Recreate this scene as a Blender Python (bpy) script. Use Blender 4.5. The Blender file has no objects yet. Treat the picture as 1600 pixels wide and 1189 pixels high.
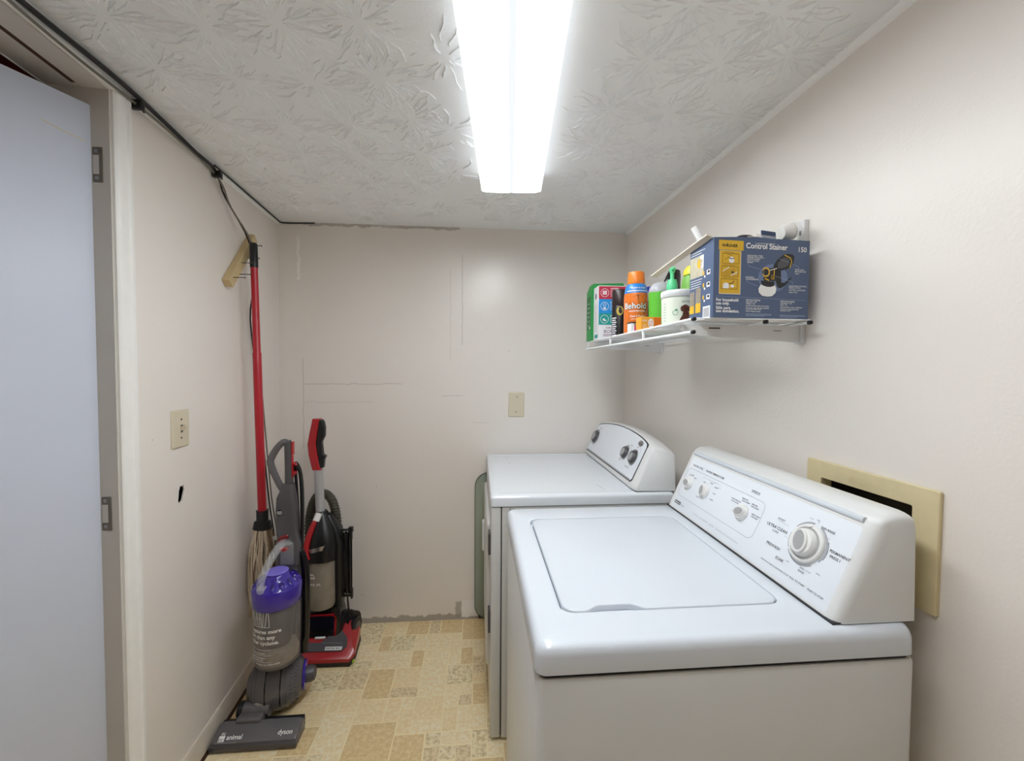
import bpy, bmesh, math, random
from mathutils import Matrix, Vector
PI = math.pi
scn = bpy.context.scene
COL = scn.collection
random.seed(7)

# ------------------------------------------------------------------ camera, world, exposure
cam_d = bpy.data.cameras.new('camera'); cam = bpy.data.objects.new('camera', cam_d); COL.objects.link(cam)
YAW, PITCH, ROLL, CAMZ = 0.0832, -0.0324, 0.0059, 1.3823
_f = Vector((math.sin(YAW)*math.cos(PITCH), math.cos(YAW)*math.cos(PITCH), math.sin(PITCH)))
_r = Vector((math.cos(YAW), -math.sin(YAW), 0)); _u = _r.cross(_f)
_R = math.cos(ROLL)*_r + math.sin(ROLL)*_u; _U = -math.sin(ROLL)*_r + math.cos(ROLL)*_u
cam.matrix_world = Matrix(((_R.x, _U.x, -_f.x, 0), (_R.y, _U.y, -_f.y, 0), (_R.z, _U.z, -_f.z, CAMZ), (0, 0, 0, 1)))
cam_d.sensor_width = 36; cam_d.sensor_fit = 'HORIZONTAL'; cam_d.lens = 643.117*36/1600
cam_d.clip_start = .02
scn.camera = cam
wd = bpy.data.worlds.new('world'); scn.world = wd; wd.use_nodes = True
wd.node_tree.nodes['Background'].inputs[0].default_value = (.6, .65, .75, 1)
wd.node_tree.nodes['Background'].inputs[1].default_value = .02
vs = scn.view_settings
vs.view_transform = 'Standard'; vs.look = 'None'; vs.gamma = 1; vs.use_curve_mapping = False
vs.exposure = 0.80
LAMP = 15.5                                  # strength of the fluorescent diffuser
scn.cycles.max_bounces = 14; scn.cycles.diffuse_bounces = 8; scn.cycles.transparent_max_bounces = 16

# ------------------------------------------------------------------ helpers
def lin(c):
    return tuple(((v/255)/12.92 if v/255 <= .04045 else ((v/255+.055)/1.055)**2.4) for v in c)

def mat(name, rgb, rough=.5, metal=0., var=.05, vs_=9., bump=0., bs=300., alpha=1., trans=0., coat=0., spec=.5, emit=None):
    m = bpy.data.materials.new(name); m.use_nodes = True
    nt = m.node_tree; N = nt.nodes; L = nt.links; b = N['Principled BSDF']
    c = lin(rgb)
    tc = N.new('ShaderNodeTexCoord')
    no = N.new('ShaderNodeTexNoise'); no.inputs['Scale'].default_value = vs_; no.inputs['Detail'].default_value = 5
    L.new(tc.outputs['Object'], no.inputs['Vector'])
    mx = N.new('ShaderNodeMix'); mx.data_type = 'RGBA'
    mx.inputs[6].default_value = tuple(max(0, v*(1-var)) for v in c)+(1,)
    mx.inputs[7].default_value = tuple(min(1, v*(1+var)) for v in c)+(1,)
    L.new(no.outputs['Fac'], mx.inputs[0]); L.new(mx.outputs[2], b.inputs['Base Color'])
    b.inputs['Roughness'].default_value = rough; b.inputs['Metallic'].default_value = metal
    b.inputs['Specular IOR Level'].default_value = spec
    b.inputs['Alpha'].default_value = alpha; b.inputs['Transmission Weight'].default_value = trans
    b.inputs['Coat Weight'].default_value = coat
    if bump:
        n2 = N.new('ShaderNodeTexNoise'); n2.inputs['Scale'].default_value = bs; n2.inputs['Detail'].default_value = 3
        L.new(tc.outputs['Object'], n2.inputs['Vector'])
        bp = N.new('ShaderNodeBump'); bp.inputs['Strength'].default_value = bump; bp.inputs['Distance'].default_value = .001
        L.new(n2.outputs['Fac'], bp.inputs['Height']); L.new(bp.outputs['Normal'], b.inputs['Normal'])
    if emit:
        b.inputs['Emission Color'].default_value = lin(rgb)+(1,); b.inputs['Emission Strength'].default_value = emit
    return m

class MB:
    """collects shapes into one bmesh; every face keeps the material that was current when it was added"""
    def __init__(s, m=None):
        s.bm = bmesh.new(); s.mats = []; s.mi = 0
        if m: s.m(m)
    def m(s, m):
        if m not in s.mats: s.mats.append(m)
        s.mi = s.mats.index(m); return s
    def _tag(s, faces):
        for f in faces: f.material_index = s.mi; f.smooth = True
    def _mark(s): return set(s.bm.faces)
    def _since(s, old): s._tag([f for f in s.bm.faces if f not in old])
    def box(s, x0, x1, y0, y1, z0, z1, bev=0, seg=2, M=None):
        old = s._mark()
        r = bmesh.ops.create_cube(s.bm, size=1)
        vs = r['verts']
        for v in vs: v.co = Vector(((x0+x1)/2+v.co.x*(x1-x0), (y0+y1)/2+v.co.y*(y1-y0), (z0+z1)/2+v.co.z*(z1-z0)))
        if M: bmesh.ops.transform(s.bm, matrix=M, verts=vs)
        if bev:
            es = list({e for v in vs for e in v.link_edges})
            bmesh.ops.bevel(s.bm, geom=es, offset=bev, segments=seg, profile=.5, affect='EDGES', clamp_overlap=True)
        s._since(old); return s
    def prism(s, poly, h, M=None, bev=0, seg=2, topbev=False, h0=0.):
        old = s._mark()
        lo = [s.bm.verts.new((x, y, h0)) for x, y in poly]; hi = [s.bm.verts.new((x, y, h)) for x, y in poly]
        n = len(poly)
        fs = [s.bm.faces.new(lo[::-1]), s.bm.faces.new(hi)]
        for i in range(n): fs.append(s.bm.faces.new((lo[i], lo[(i+1) % n], hi[(i+1) % n], hi[i])))
        bmesh.ops.recalc_face_normals(s.bm, faces=fs)
        if bev:
            es = list(fs[1].edges) if topbev else list({e for f in fs for e in f.edges})
            bmesh.ops.bevel(s.bm, geom=es, offset=bev, segments=seg, profile=.5, affect='EDGES', clamp_overlap=True)
        new = [f for f in s.bm.faces if f not in old]
        if M: bmesh.ops.transform(s.bm, matrix=M, verts=list({v for f in new for v in f.verts}))
        s._tag(new); return s
    def loft(s, rings, cap0=True, cap1=True, closed=False):
        old = s._mark()
        vr = [[s.bm.verts.new(p) for p in r] for r in rings]; n = len(rings[0])
        pairs = list(zip(vr[:-1], vr[1:])) + ([(vr[-1], vr[0])] if closed else [])
        for a, b in pairs:
            for i in range(n):
                s.bm.faces.new((a[i], a[(i+1) % n], b[(i+1) % n], b[i]))
        if cap0 and not closed: s.bm.faces.new(vr[0][::-1])
        if cap1 and not closed: s.bm.faces.new(vr[-1])
        new = [f for f in s.bm.faces if f not in old]
        bmesh.ops.recalc_face_normals(s.bm, faces=new)
        s._tag(new); return s
    def lathe(s, prof, M=None, seg=32, sx=1., sy=1.):
        rings = [[(max(r, 1e-5)*math.cos(2*PI*i/seg)*sx, max(r, 1e-5)*math.sin(2*PI*i/seg)*sy, z) for i in range(seg)] for r, z in prof]
        if M: rings = [[tuple(M @ Vector(p)) for p in r] for r in rings]
        return s.loft(rings)
    def tube(s, pts, r, seg=8, sx=1., smooth=0, closed=False):
        pts = [Vector(p) for p in pts]
        rs = list(r) if isinstance(r, (list, tuple)) else [r]*len(pts)
        if smooth:
            q, qr = [], []
            n = len(pts)
            for i in range(n if closed else n-1):
                g = (lambda k: pts[k % n]) if closed else (lambda k: pts[min(max(k, 0), n-1)])
                a, b, c, d = g(i-1), g(i), g(i+1), g(i+2)
                for k in range(smooth):
                    t = k/smooth
                    q.append(.5*((2*b)+(c-a)*t+(2*a-5*b+4*c-d)*t*t+(3*b-a-3*c+d)*t**3))
                    qr.append(rs[i]*(1-t)+rs[(i+1) % n]*t)
            if not closed: q.append(pts[-1]); qr.append(rs[-1])
            pts, rs = q, qr
        n = len(pts); rings = []; up = None
        for i, p in enumerate(pts):
            if closed: d = (pts[(i+1) % n]-pts[i-1]).normalized()
            else: d = (pts[min(i+1, n-1)]-pts[max(i-1, 0)]).normalized()
            if up is None:
                up = Vector((0, 0, 1)) if abs(d.z) < .9 else Vector((0, 1, 0))
            a = d.cross(up).normalized(); b = a.cross(d).normalized(); up = b
            rings.append([tuple(p+rs[i]*(math.cos(2*PI*k/seg)*a*sx+math.sin(2*PI*k/seg)*b)) for k in range(seg)])
        return s.loft(rings, closed=closed)
    def ball(s, c, r, seg=20, M=None):
        if not isinstance(r, (tuple, list)): r = (r, r, r)
        old = s._mark()
        q = bmesh.ops.create_uvsphere(s.bm, u_segments=seg, v_segments=max(8, seg//2), radius=1)
        T = Matrix.Translation(c) @ Matrix.Diagonal((*r, 1))
        if M: T = M @ T
        bmesh.ops.transform(s.bm, matrix=T, verts=q['verts'])
        s._since(old); return s
    def poly(s, pts, M=None):
        v = [s.bm.verts.new(tuple(M @ Vector(p)) if M else p) for p in pts]
        f = s.bm.faces.new(v); s._tag([f]); f.smooth = False; return s
    def disc(s, M, cx, cy, rx, ry=None, seg=28, h=0.):
        ry = ry or rx
        return s.poly([(cx+rx*math.cos(2*PI*i/seg), cy+ry*math.sin(2*PI*i/seg), h) for i in range(seg)], M)
    def rect(s, M, x0, x1, y0, y1, h=0.):
        return s.poly([(x0, y0, h), (x1, y0, h), (x1, y1, h), (x0, y1, h)], M)
    def line(s, M, pts, w, h=0., closed=False):
        P = [Vector((p[0], p[1])) for p in pts]
        n = len(P)
        for i in range(n if closed else n-1):
            a, b = P[i], P[(i+1) % n]; d = (b-a)
            if d.length < 1e-7: continue
            d.normalize(); o = Vector((-d.y, d.x))*w/2; e = d*w*.4
            a2, b2 = a-e, b+e
            s.poly([(a2.x-o.x, a2.y-o.y, h), (b2.x-o.x, b2.y-o.y, h), (b2.x+o.x, b2.y+o.y, h), (a2.x+o.x, a2.y+o.y, h)], M)
        return s
    def ring(s, M, cx, cy, r, w, h=0., a0=0., a1=2*PI, ry=None, seg=36):
        k = (ry or r)/r
        n = max(3, int(seg*abs(a1-a0)/(2*PI)))
        for i in range(n):
            t0 = a0+(a1-a0)*i/n; t1 = a0+(a1-a0)*(i+1)/n
            s.poly([(cx+q*math.cos(t), cy+q*math.sin(t)*k, h) for q, t in ((r-w/2, t0), (r+w/2, t0), (r+w/2, t1), (r-w/2, t1))], M)
        return s
    def text(s, M, txt, x, y, size, h=.0004, align='LEFT', bold=0., shear=0., sx=1., rot=0., cyl=None):
        c = bpy.data.curves.new('txt', 'FONT'); c.body = txt; c.size = size; c.align_x = align; c.shear = shear; c.offset = bold*size; c.resolution_u = 3
        o = bpy.data.objects.new('txt', c); COL.objects.link(o)
        dg = bpy.context.evaluated_depsgraph_get(); me = bpy.data.meshes.new_from_object(o.evaluated_get(dg))
        bpy.data.objects.remove(o); bpy.data.curves.remove(c)
        ca, sa = math.cos(rot), math.sin(rot)
        vv = []
        for v in me.vertices:
            px, py = v.co.x*sx, v.co.y
            px, py = x+px*ca-py*sa, y+px*sa+py*ca
            vv.append(s.bm.verts.new(tuple(cyl(px, py)) if cyl else tuple(M @ Vector((px, py, h)))))
        for p in me.polygons:
            try: f = s.bm.faces.new([vv[i] for i in p.vertices]); s._tag([f]); f.smooth = False
            except ValueError: pass
        bpy.data.meshes.remove(me); return s
    def build(s, name, parent=None, angle=38, local=False, origin=None):
        me = bpy.data.meshes.new(name); s.bm.to_mesh(me); s.bm.free()
        for m in s.mats: me.materials.append(m)
        o = bpy.data.objects.new(name, me); COL.objects.link(o)
        if parent:
            o.parent = parent
            if not local: me.transform(WM[root_of(parent)].inverted())
        elif origin is not None:
            me.transform(Matrix.Translation(-Vector(origin))); o.location = origin
        me.set_sharp_from_angle(angle=math.radians(angle))
        return o
WM = {}
def root_of(o):
    while o.parent: o = o.parent
    return o.name
def tag(o, label=None, cat=None, group=None, kind=None):
    if label: o['label'] = label
    if cat: o['category'] = cat
    if group: o['group'] = group
    if kind: o['kind'] = kind
    return o
def thing(name, label, cat, loc=(0, 0, 0), rotz=0., group=None):
    o = bpy.data.objects.new(name, None); COL.objects.link(o); o.empty_display_size = .05
    o.location = loc; o.rotation_euler = (0, 0, rotz)
    WM[o.name] = Matrix.Translation(loc) @ Matrix.Rotation(rotz, 4, 'Z')
    return tag(o, label, cat, group)
def frame_m(O, u, v):
    u = Vector(u).normalized(); v = Vector(v).normalized(); n = u.cross(v)
    return Matrix(((u.x, v.x, n.x, O[0]), (u.y, v.y, n.y, O[1]), (u.z, v.z, n.z, O[2]), (0, 0, 0, 1)))
def rrect(x0, x1, y0, y1, r, n=5):
    out = []
    for cx, cy, a in ((x1-r, y1-r, 0), (x0+r, y1-r, PI/2), (x0+r, y0+r, PI), (x1-r, y0+r, 1.5*PI)):
        for i in range(n+1):
            t = a+PI/2*i/n; out.append((cx+r*math.cos(t), cy+r*math.sin(t)))
    return out
def at_z(pts, z): return [(x, y, z) for x, y in pts]

# ------------------------------------------------------------------ materials
M_white = mat('white_enamel', (211, 217, 225), .22, var=.015, coat=.2)
M_white2 = mat('dryer_white_enamel', (224, 229, 235), .22, var=.015, coat=.2)
M_caulk = mat('bright_white_trim', (252, 252, 252), .4, var=.02)
M_cabinet = mat('white_painted_steel', (210, 210, 208), .34, var=.03, bump=.08, bs=500)
M_plastic_w = mat('white_plastic', (222, 223, 223), .38, var=.02, bump=.05, bs=900)
M_panel_w = mat('panel_white', (228, 233, 240), .3, var=.01)
M_knob = mat('knob_white', (226, 226, 224), .35, var=.02)
M_knobface = mat('knob_grey', (165, 165, 166), .4, var=.05)
M_ink = mat('ink_grey', (70, 72, 78), .5)
M_inkl = mat('ink_light_grey', (165, 168, 174), .5)
M_black = mat('black_plastic', (20, 20, 23), .38, var=.2)
M_blackg = mat('black_gloss', (14, 14, 17), .15, var=.2)
M_dark = mat('dark_void', (12, 12, 13), .8)
M_dgrey = mat('dark_grey_plastic', (78, 76, 80), .36, var=.1)
M_mgrey = mat('mid_grey_plastic', (98, 95, 98), .24, var=.12)
M_gap = mat('seam_dark', (40, 40, 42), .8)
M_chrome = mat('brushed_metal', (170, 170, 172), .3, metal=.9, var=.1)
M_red = mat('red_plastic', (172, 26, 36), .3, var=.08, coat=.3)
M_redh = mat('red_painted_handle', (178, 28, 44), .33, var=.06)
M_purple = mat('purple_plastic', (60, 38, 158), .2, var=.15, coat=.4)
M_clear = mat('clear_plastic', (232, 235, 238), .06, var=.02, alpha=.2)
M_bin = mat('dusty_clear_bin', (136, 130, 128), .14, var=.3, vs_=22, alpha=.5)
M_bing = mat('smoky_clear_bin', (168, 158, 144), .16, var=.3, vs_=18, alpha=.6)
M_wprint = mat('white_print', (240, 240, 240), .5)
M_ivory = mat('ivory_plastic', (216, 206, 182), .35, var=.03)
M_ivd = mat('aged_beige_plastic', (220, 206, 166), .5, var=.1, vs_=30, bump=.15, bs=250)
M_pine = mat('pine_wood', (204, 182, 138), .6, var=.12, vs_=20)
M_nail = mat('steel_nail', (95, 92, 88), .4, metal=.8)
M_wire = mat('white_vinyl_wire', (236, 238, 240), .3, var=.02)
M_steelw = mat('white_coated_steel', (222, 222, 222), .35, var=.03)
M_trimw = mat('white_trim_paint', (242, 241, 238), .35, var=.04, vs_=25, bump=.2, bs=120)
M_jamb = mat('grey_white_jamb_paint', (205, 200, 194), .45, var=.08, vs_=6, bump=.2, bs=100)
M_doorp = mat('cool_white_door_paint', (204, 210, 225), .42, var=.04, vs_=5, bump=.1, bs=300)
M_brown = mat('bare_brown_wood', (70, 44, 30), .7, var=.2)
M_hall = mat('dark_red_wood_panel', (96, 38, 32), .5, var=.3, vs_=12)
M_cable = mat('black_cable', (24, 24, 27), .45)
M_cableg = mat('grey_cable', (120, 114, 106), .5)
M_hinge = mat('tarnished_hinge', (126, 118, 108), .45, metal=.6, var=.2)
M_yarn = mat('dirty_cotton_yarn', (196, 178, 154), .95, var=.35, vs_=60, spec=.1)
M_olive = mat('olive_grey_hose', (70, 66, 54), .5, var=.15)

def wall_mat(name, rgb, marks=(), rough=.36):
    """painted drywall: mottling, orange-peel bump; marks = stains / patches with a shape of their own (x0,x1,z0,z1,rgb,noise,soft)"""
    m = mat(name, rgb, rough, var=.035, vs_=2.2, spec=.5)
    nt = m.node_tree; N = nt.nodes; L = nt.links; b = N['Principled BSDF']
    geo = N.new('ShaderNodeNewGeometry')
    n1 = N.new('ShaderNodeTexNoise'); n1.inputs['Scale'].default_value = 150; n1.inputs['Detail'].default_value = 2
    n2 = N.new('ShaderNodeTexNoise'); n2.inputs['Scale'].default_value = 9; n2.inputs['Detail'].default_value = 4
    L.new(geo.outputs['Position'], n1.inputs['Vector']); L.new(geo.outputs['Position'], n2.inputs['Vector'])
    ad = N.new('ShaderNodeMath'); ad.operation = 'MULTIPLY_ADD'; ad.inputs[1].default_value = 3.
    L.new(n2.outputs['Fac'], ad.inputs[0]); L.new(n1.outputs['Fac'], ad.inputs[2])
    bp = N.new('ShaderNodeBump'); bp.inputs['Strength'].default_value = .22; bp.inputs['Distance'].default_value = .0018
    L.new(ad.outputs[0], bp.inputs['Height']); L.new(bp.outputs['Normal'], b.inputs['Normal'])
    col = b.inputs['Base Color'].links[0].from_socket
    # scattered small specks
    vo = N.new('ShaderNodeTexVoronoi'); vo.inputs['Scale'].default_value = 7
    L.new(geo.outputs['Position'], vo.inputs['Vector'])
    sp = N.new('ShaderNodeMapRange'); sp.inputs[1].default_value = .012; sp.inputs[2].default_value = .022; sp.inputs[3].default_value = .6; sp.inputs[4].default_value = 0
    L.new(vo.outputs['Distance'], sp.inputs[0])
    mx = N.new('ShaderNodeMix'); mx.data_type = 'RGBA'; mx.inputs[7].default_value = lin((95, 85, 76))+(1,)
    L.new(sp.outputs[0], mx.inputs[0]); L.new(col, mx.inputs[6]); col = mx.outputs[2]
    if marks:
        sep = N.new('ShaderNodeSeparateXYZ')
        nz = N.new('ShaderNodeTexNoise'); nz.inputs['Scale'].default_value = 28; nz.inputs['Detail'].default_value = 4
        L.new(geo.outputs['Position'], nz.inputs['Vector'])
        L.new(geo.outputs['Position'], sep.inputs[0])
        def math_(op, a, bb, c=None):
            q = N.new('ShaderNodeMath'); q.operation = op
            for i, v in enumerate((a, bb, c)):
                if v is None: continue
                if isinstance(v, (int, float)): q.inputs[i].default_value = v
                else: L.new(v, q.inputs[i])
            return q.outputs[0]
        nn = math_('SUBTRACT', nz.outputs['Fac'], .5)
        for (x0, x1, z0, z1, rgb2, amp, soft, st) in marks:
            wob = math_('MULTIPLY', nn, amp)
            xs = math_('ADD', sep.outputs['X'], wob); zs = math_('ADD', sep.outputs['Z'], wob)
            dx = math_('SUBTRACT', (x1-x0)/2, math_('ABSOLUTE', math_('SUBTRACT', xs, (x0+x1)/2), 0))
            dz = math_('SUBTRACT', (z1-z0)/2, math_('ABSOLUTE', math_('SUBTRACT', zs, (z0+z1)/2), 0))
            d = math_('MINIMUM', dx, dz)
            mr = N.new('ShaderNodeMapRange'); mr.inputs[1].default_value = -soft; mr.inputs[2].default_value = soft; mr.inputs[4].default_value = st
            L.new(d, mr.inputs[0])
            mm = N.new('ShaderNodeMix'); mm.data_type = 'RGBA'; mm.inputs[7].default_value = lin(rgb2)+(1,)
            L.new(mr.outputs[0], mm.inputs[0]); L.new(col, mm.inputs[6]); col = mm.outputs[2]
    L.new(col, b.inputs['Base Color'])
    return m
WALL = (235, 229, 223)
M_wall = wall_mat('beige_wall_paint', WALL)
M_wallb = wall_mat('beige_back_wall_paint', WALL, rough=.27, marks=(
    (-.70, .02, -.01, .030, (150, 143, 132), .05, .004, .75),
    (-.085, .03, .012, .105, (243, 241, 239), .035, .004, .9),
    (-.115, -.085, .012, .10, (165, 158, 148), .02, .004, .7),
    (.005, .016, -.01, .13, (86, 58, 48), .02, .002, .9),
    (.01, .20, -.01, .022, (80, 52, 44), .015, .003, .9),
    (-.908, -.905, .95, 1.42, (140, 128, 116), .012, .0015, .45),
    (-.90, -.40, 1.287, 1.291, (150, 138, 126), .016, .0018, .35),
    (-.90, -.55, 1.192, 1.195, (158, 148, 136), .02, .0018, .28),
    (-.085, -.081, 1.50, 1.98, (160, 148, 137), .014, .0018, .4),
    (-.148, -.145, 1.42, 1.90, (166, 154, 143), .018, .0018, .28),
    (-.19, -.08, 1.225, 1.228, (158, 146, 134), .012, .0015, .45),
    (-.03, .06, 1.08, 1.082, (160, 148, 136), .012, .0012, .4),
    (-.93, -.92, 1.83, 2.05, (252, 250, 247), .03, .003, .8),
    (-.56, -.42, 2.106, 2.125, (252, 250, 248), .03, .003, .9),
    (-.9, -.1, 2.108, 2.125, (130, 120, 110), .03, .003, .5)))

# ------------------------------------------------------------------ room
M_front = mat('front_wall_bounce_dark', (118, 92, 70), .5, var=.2, vs_=14)  # dark brown made up for the unseen front wall, to cut bounced light
XL, XR, D, H, AL, AR, YF = -1.0226, .8155, 2.2283, 2.122, .0726, .0297, -1.60
def lx(y): return XL+AL*(D-y)
def rx(y): return XR+AR*(D-y)
DY0, DY1, DH = .42, 1.165, 2.095          # door opening in the wall

def structure(o): o['kind'] = 'structure'; return o

# floor: vinyl printed with an irregular stone pattern
def tile_mat(name, rgb, rgb2):
    m = mat(name, rgb, .42, var=.1, vs_=60, bump=.12, bs=220)
    nt = m.node_tree; N = nt.nodes; L = nt.links; b = N['Principled BSDF']
    col = b.inputs['Base Color'].links[0].from_socket
    tc = N.new('ShaderNodeTexCoord')
    no = N.new('ShaderNodeTexNoise'); no.inputs['Scale'].default_value = 64; no.inputs['Detail'].default_value = 8; no.inputs['Roughness'].default_value = .7
    L.new(tc.outputs['Object'], no.inputs['Vector'])
    mr = N.new('ShaderNodeMapRange'); mr.inputs[1].default_value = .46; mr.inputs[2].default_value = .58; mr.inputs[4].default_value = .95
    L.new(no.outputs['Fac'], mr.inputs[0])
    mm = N.new('ShaderNodeMix'); mm.data_type = 'RGBA'; mm.inputs[7].default_value = lin(rgb2)+(1,)
    L.new(mr.outputs[0], mm.inputs[0]); L.new(col, mm.inputs[6])
    n3 = N.new('ShaderNodeTexNoise'); n3.inputs['Scale'].default_value = 3.; n3.inputs['Detail'].default_value = 3
    L.new(tc.outputs['Object'], n3.inputs['Vector'])
    m3 = N.new('ShaderNodeMix'); m3.data_type = 'RGBA'; m3.blend_type = 'MULTIPLY'; m3.inputs[7].default_value = (.92, .90, .86, 1)
    L.new(n3.outputs['Fac'], m3.inputs[0]); L.new(mm.outputs[2], m3.inputs[6]); L.new(m3.outputs[2], b.inputs['Base Color'])
    return m
TILES = [tile_mat('vinyl_stone_tan', (244, 218, 168), (250, 234, 198)), tile_mat('vinyl_stone_sand', (248, 224, 178), (253, 242, 212)),
         tile_mat('vinyl_stone_brown', (226, 198, 146), (240, 216, 170)), tile_mat('vinyl_stone_grey', (240, 220, 180), (210, 186, 142)),
         tile_mat('vinyl_stone_cream', (250, 234, 196), (212, 188, 142))]
M_grout = mat('vinyl_joint_cream', (250, 232, 190), .5, var=.06, vs_=40)
fl = MB(M_grout)
fl.poly([(-2.6, YF, -.0006), (1.0, YF, -.0006), (1.0, D+.02, -.0006), (-2.6, D+.02, -.0006)])
rt = random.Random(3); cs = .058
nx, ny = 36, 68
grid = [[0]*ny for _ in range(nx)]
ox, oy = -1.12, -1.60
for j in range(ny):
    for i in range(nx):
        if grid[i][j]: continue
        opts = [(3, 2), (2, 3), (2, 2), (2, 1), (1, 2), (3, 3), (2, 2), (3, 2), (1, 1)]
        rt.shuffle(opts)
        for w, h in opts+[(1, 1)]:
            if i+w <= nx and j+h <= ny and all(not grid[i+a][j+b_] for a in range(w) for b_ in range(h)): break
        for a in range(w):
            for b_ in range(h): grid[i+a][j+b_] = 1
        g = .0022
        x0, x1, y0, y1 = ox+i*cs+g, ox+(i+w)*cs-g, oy+j*cs+g, oy+(j+h)*cs-g
        jt = [rt.uniform(-.002, .002) for _ in range(8)]
        fl.m(rt.choice(TILES[:3]+TILES))
        if y0 > D or x0 > .9: continue
        fl.poly([(x0+jt[0], y0+jt[1], 0), (x1+jt[2], y0+jt[3], 0), (x1+jt[4], y1+jt[5], 0), (x0+jt[6], y1+jt[7], 0)])
structure(fl.build('floor'))

# ceiling: stomp-brush plaster, real ridges radiating from each stomp
M_ceil = mat('white_ceiling_plaster', (244, 246, 248), .75, var=.02, vs_=3, bump=.6, bs=130, spec=.25)
ce = MB(M_ceil)
ce.poly([(lx(YF)-.05, YF, H), (lx(D)-.05, D+.02, H), (1.0, D+.02, H), (1.0, YF, H)])
BURST = [(.407, .985), (.586, .981), (.732, .941), (.374, 1.18), (.554, 1.181), (.387, 1.367), (.559, 1.418), (.738, 1.35), (.435, .828), (.621, .829),
         (-.428, .951), (-.256, .931), (-.43, 1.141), (-.249, 1.112), (-.595, 1.339), (-.385, 1.32), (-.202, 1.276), (-.418, 1.511), (-.204, 1.473),
         (-.624, 1.703), (-.428, 1.718), (-.79, .968), (-.594, .978), (-.622, 1.142), (-.8, 1.121), (-.802, 1.336), (-.814, 1.54), (.748, 1.166),
         (.69, 1.62), (-.235, 1.72), (-.61, 1.52), (-.83, 1.75), (.43, 1.60), (-.62, 1.93), (-.40, 1.93), (-.86, 1.98), (.05, 1.86), (.26, 1.90), (.49, 1.80), (.13, 2.04), (-.20, 2.02), (.60, 1.98), (-.52, 2.10), (.36, 2.08), (-.08, 1.02), (-.09, 1.32), (-.10, 1.62)]
rb = random.Random(11)
for k, (bx, by) in enumerate(BURST):
    nr = rb.randint(44, 58); sc = 1.0 if by < 1.65 else .8
    if -.12 < bx < -.05: nr = 16
    for q in range(nr):
        a = 2*PI*(q+rb.uniform(-.4, .4))/nr
        r0 = rb.uniform(.006, .075); r1 = min(r0+rb.uniform(.02, .10)*sc, .15)
        w = rb.uniform(.0007, .0013); hh = rb.uniform(.0024, .0044)
        n = 8; ph = rb.uniform(0, 6); bend = rb.uniform(-.6, .6); pts = []
        for t in range(n+1):
            s_ = t/n; rr = r0+(r1-r0)*s_
            aa = a+bend*(s_**2)*.35+.03*math.sin(ph+7*s_)
            pts.append((bx+rr*math.cos(aa)+rb.uniform(-.0010, .0010), by+rr*math.sin(aa)+rb.uniform(-.0010, .0010)))
        prev = None
        for t, (x, y) in enumerate(pts):
            x2, y2 = pts[min(t+1, n)]; x1, y1 = pts[max(t-1, 0)]
            dx, dy = x2-x1, y2-y1; l = math.hypot(dx, dy) or 1; nxn, nyn = -dy/l, dx/l
            e = 1-(abs(2*t/n-1))**8; ww = w*(.45+.55*e); h2 = hh*e*rb.uniform(.7, 1.1)
            if x < lx(y)+.01 or x > rx(y)-.01 or y > D-.01: prev = None; continue
            cur = [ce.bm.verts.new((x-nxn*ww, y-nyn*ww, H+.0002)), ce.bm.verts.new((x, y, H-h2)), ce.bm.verts.new((x+nxn*ww, y+nyn*ww, H+.0002))]
            if prev:
                for i in (0, 1):
                    f = ce.bm.faces.new((prev[i], cur[i], cur[i+1], prev[i+1])); f.material_index = 0; f.smooth = True
            prev = cur
bmesh.ops.recalc_face_normals(ce.bm, faces=ce.bm.faces)
structure(ce.build('ceiling', angle=80))

# walls
def wall_poly(name, outer, holes, M, m, thick=.10):
    """flat wall with openings cut through it; outer/holes in local (s, z); M maps (s, z, 0) to the world, +Z local = into the room"""
    bm = bmesh.new(); es = []
    for loop in [outer]+holes:
        vv = [bm.verts.new((a, b_, 0)) for a, b_ in loop]
        es += [bm.edges.new((vv[i], vv[(i+1) % len(vv)])) for i in range(len(vv))]
    bmesh.ops.triangle_fill(bm, use_beauty=True, use_dissolve=False, edges=es)
    bmesh.ops.recalc_face_normals(bm, faces=bm.faces)
    if bm.faces[:][0].normal.z < 0: bmesh.ops.reverse_faces(bm, faces=bm.faces)
    r = bmesh.ops.extrude_face_region(bm, geom=bm.faces[:])
    bmesh.ops.translate(bm, vec=(0, 0, -thick), verts=[v for v in r['geom'] if isinstance(v, bmesh.types.BMVert)])
    bmesh.ops.recalc_face_normals(bm, faces=bm.faces)
    bmesh.ops.transform(bm, matrix=M, verts=bm.verts)
    me = bpy.data.meshes.new(name); bm.to_mesh(me); bm.free(); me.materials.append(m)
    o = bpy.data.objects.new(name, me); COL.objects.link(o); o['kind'] = 'structure'; return o
nL = math.hypot(1, AL)
def LW(y, z, off=0.): return (lx(y)+off/nL, y+off*AL/nL, z)
ML = frame_m((lx(0), 0, 0), (-AL/nL, 1/nL, 0), (0, 0, 1))      # s along +y on the wall with the door; local n = u x v
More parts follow.
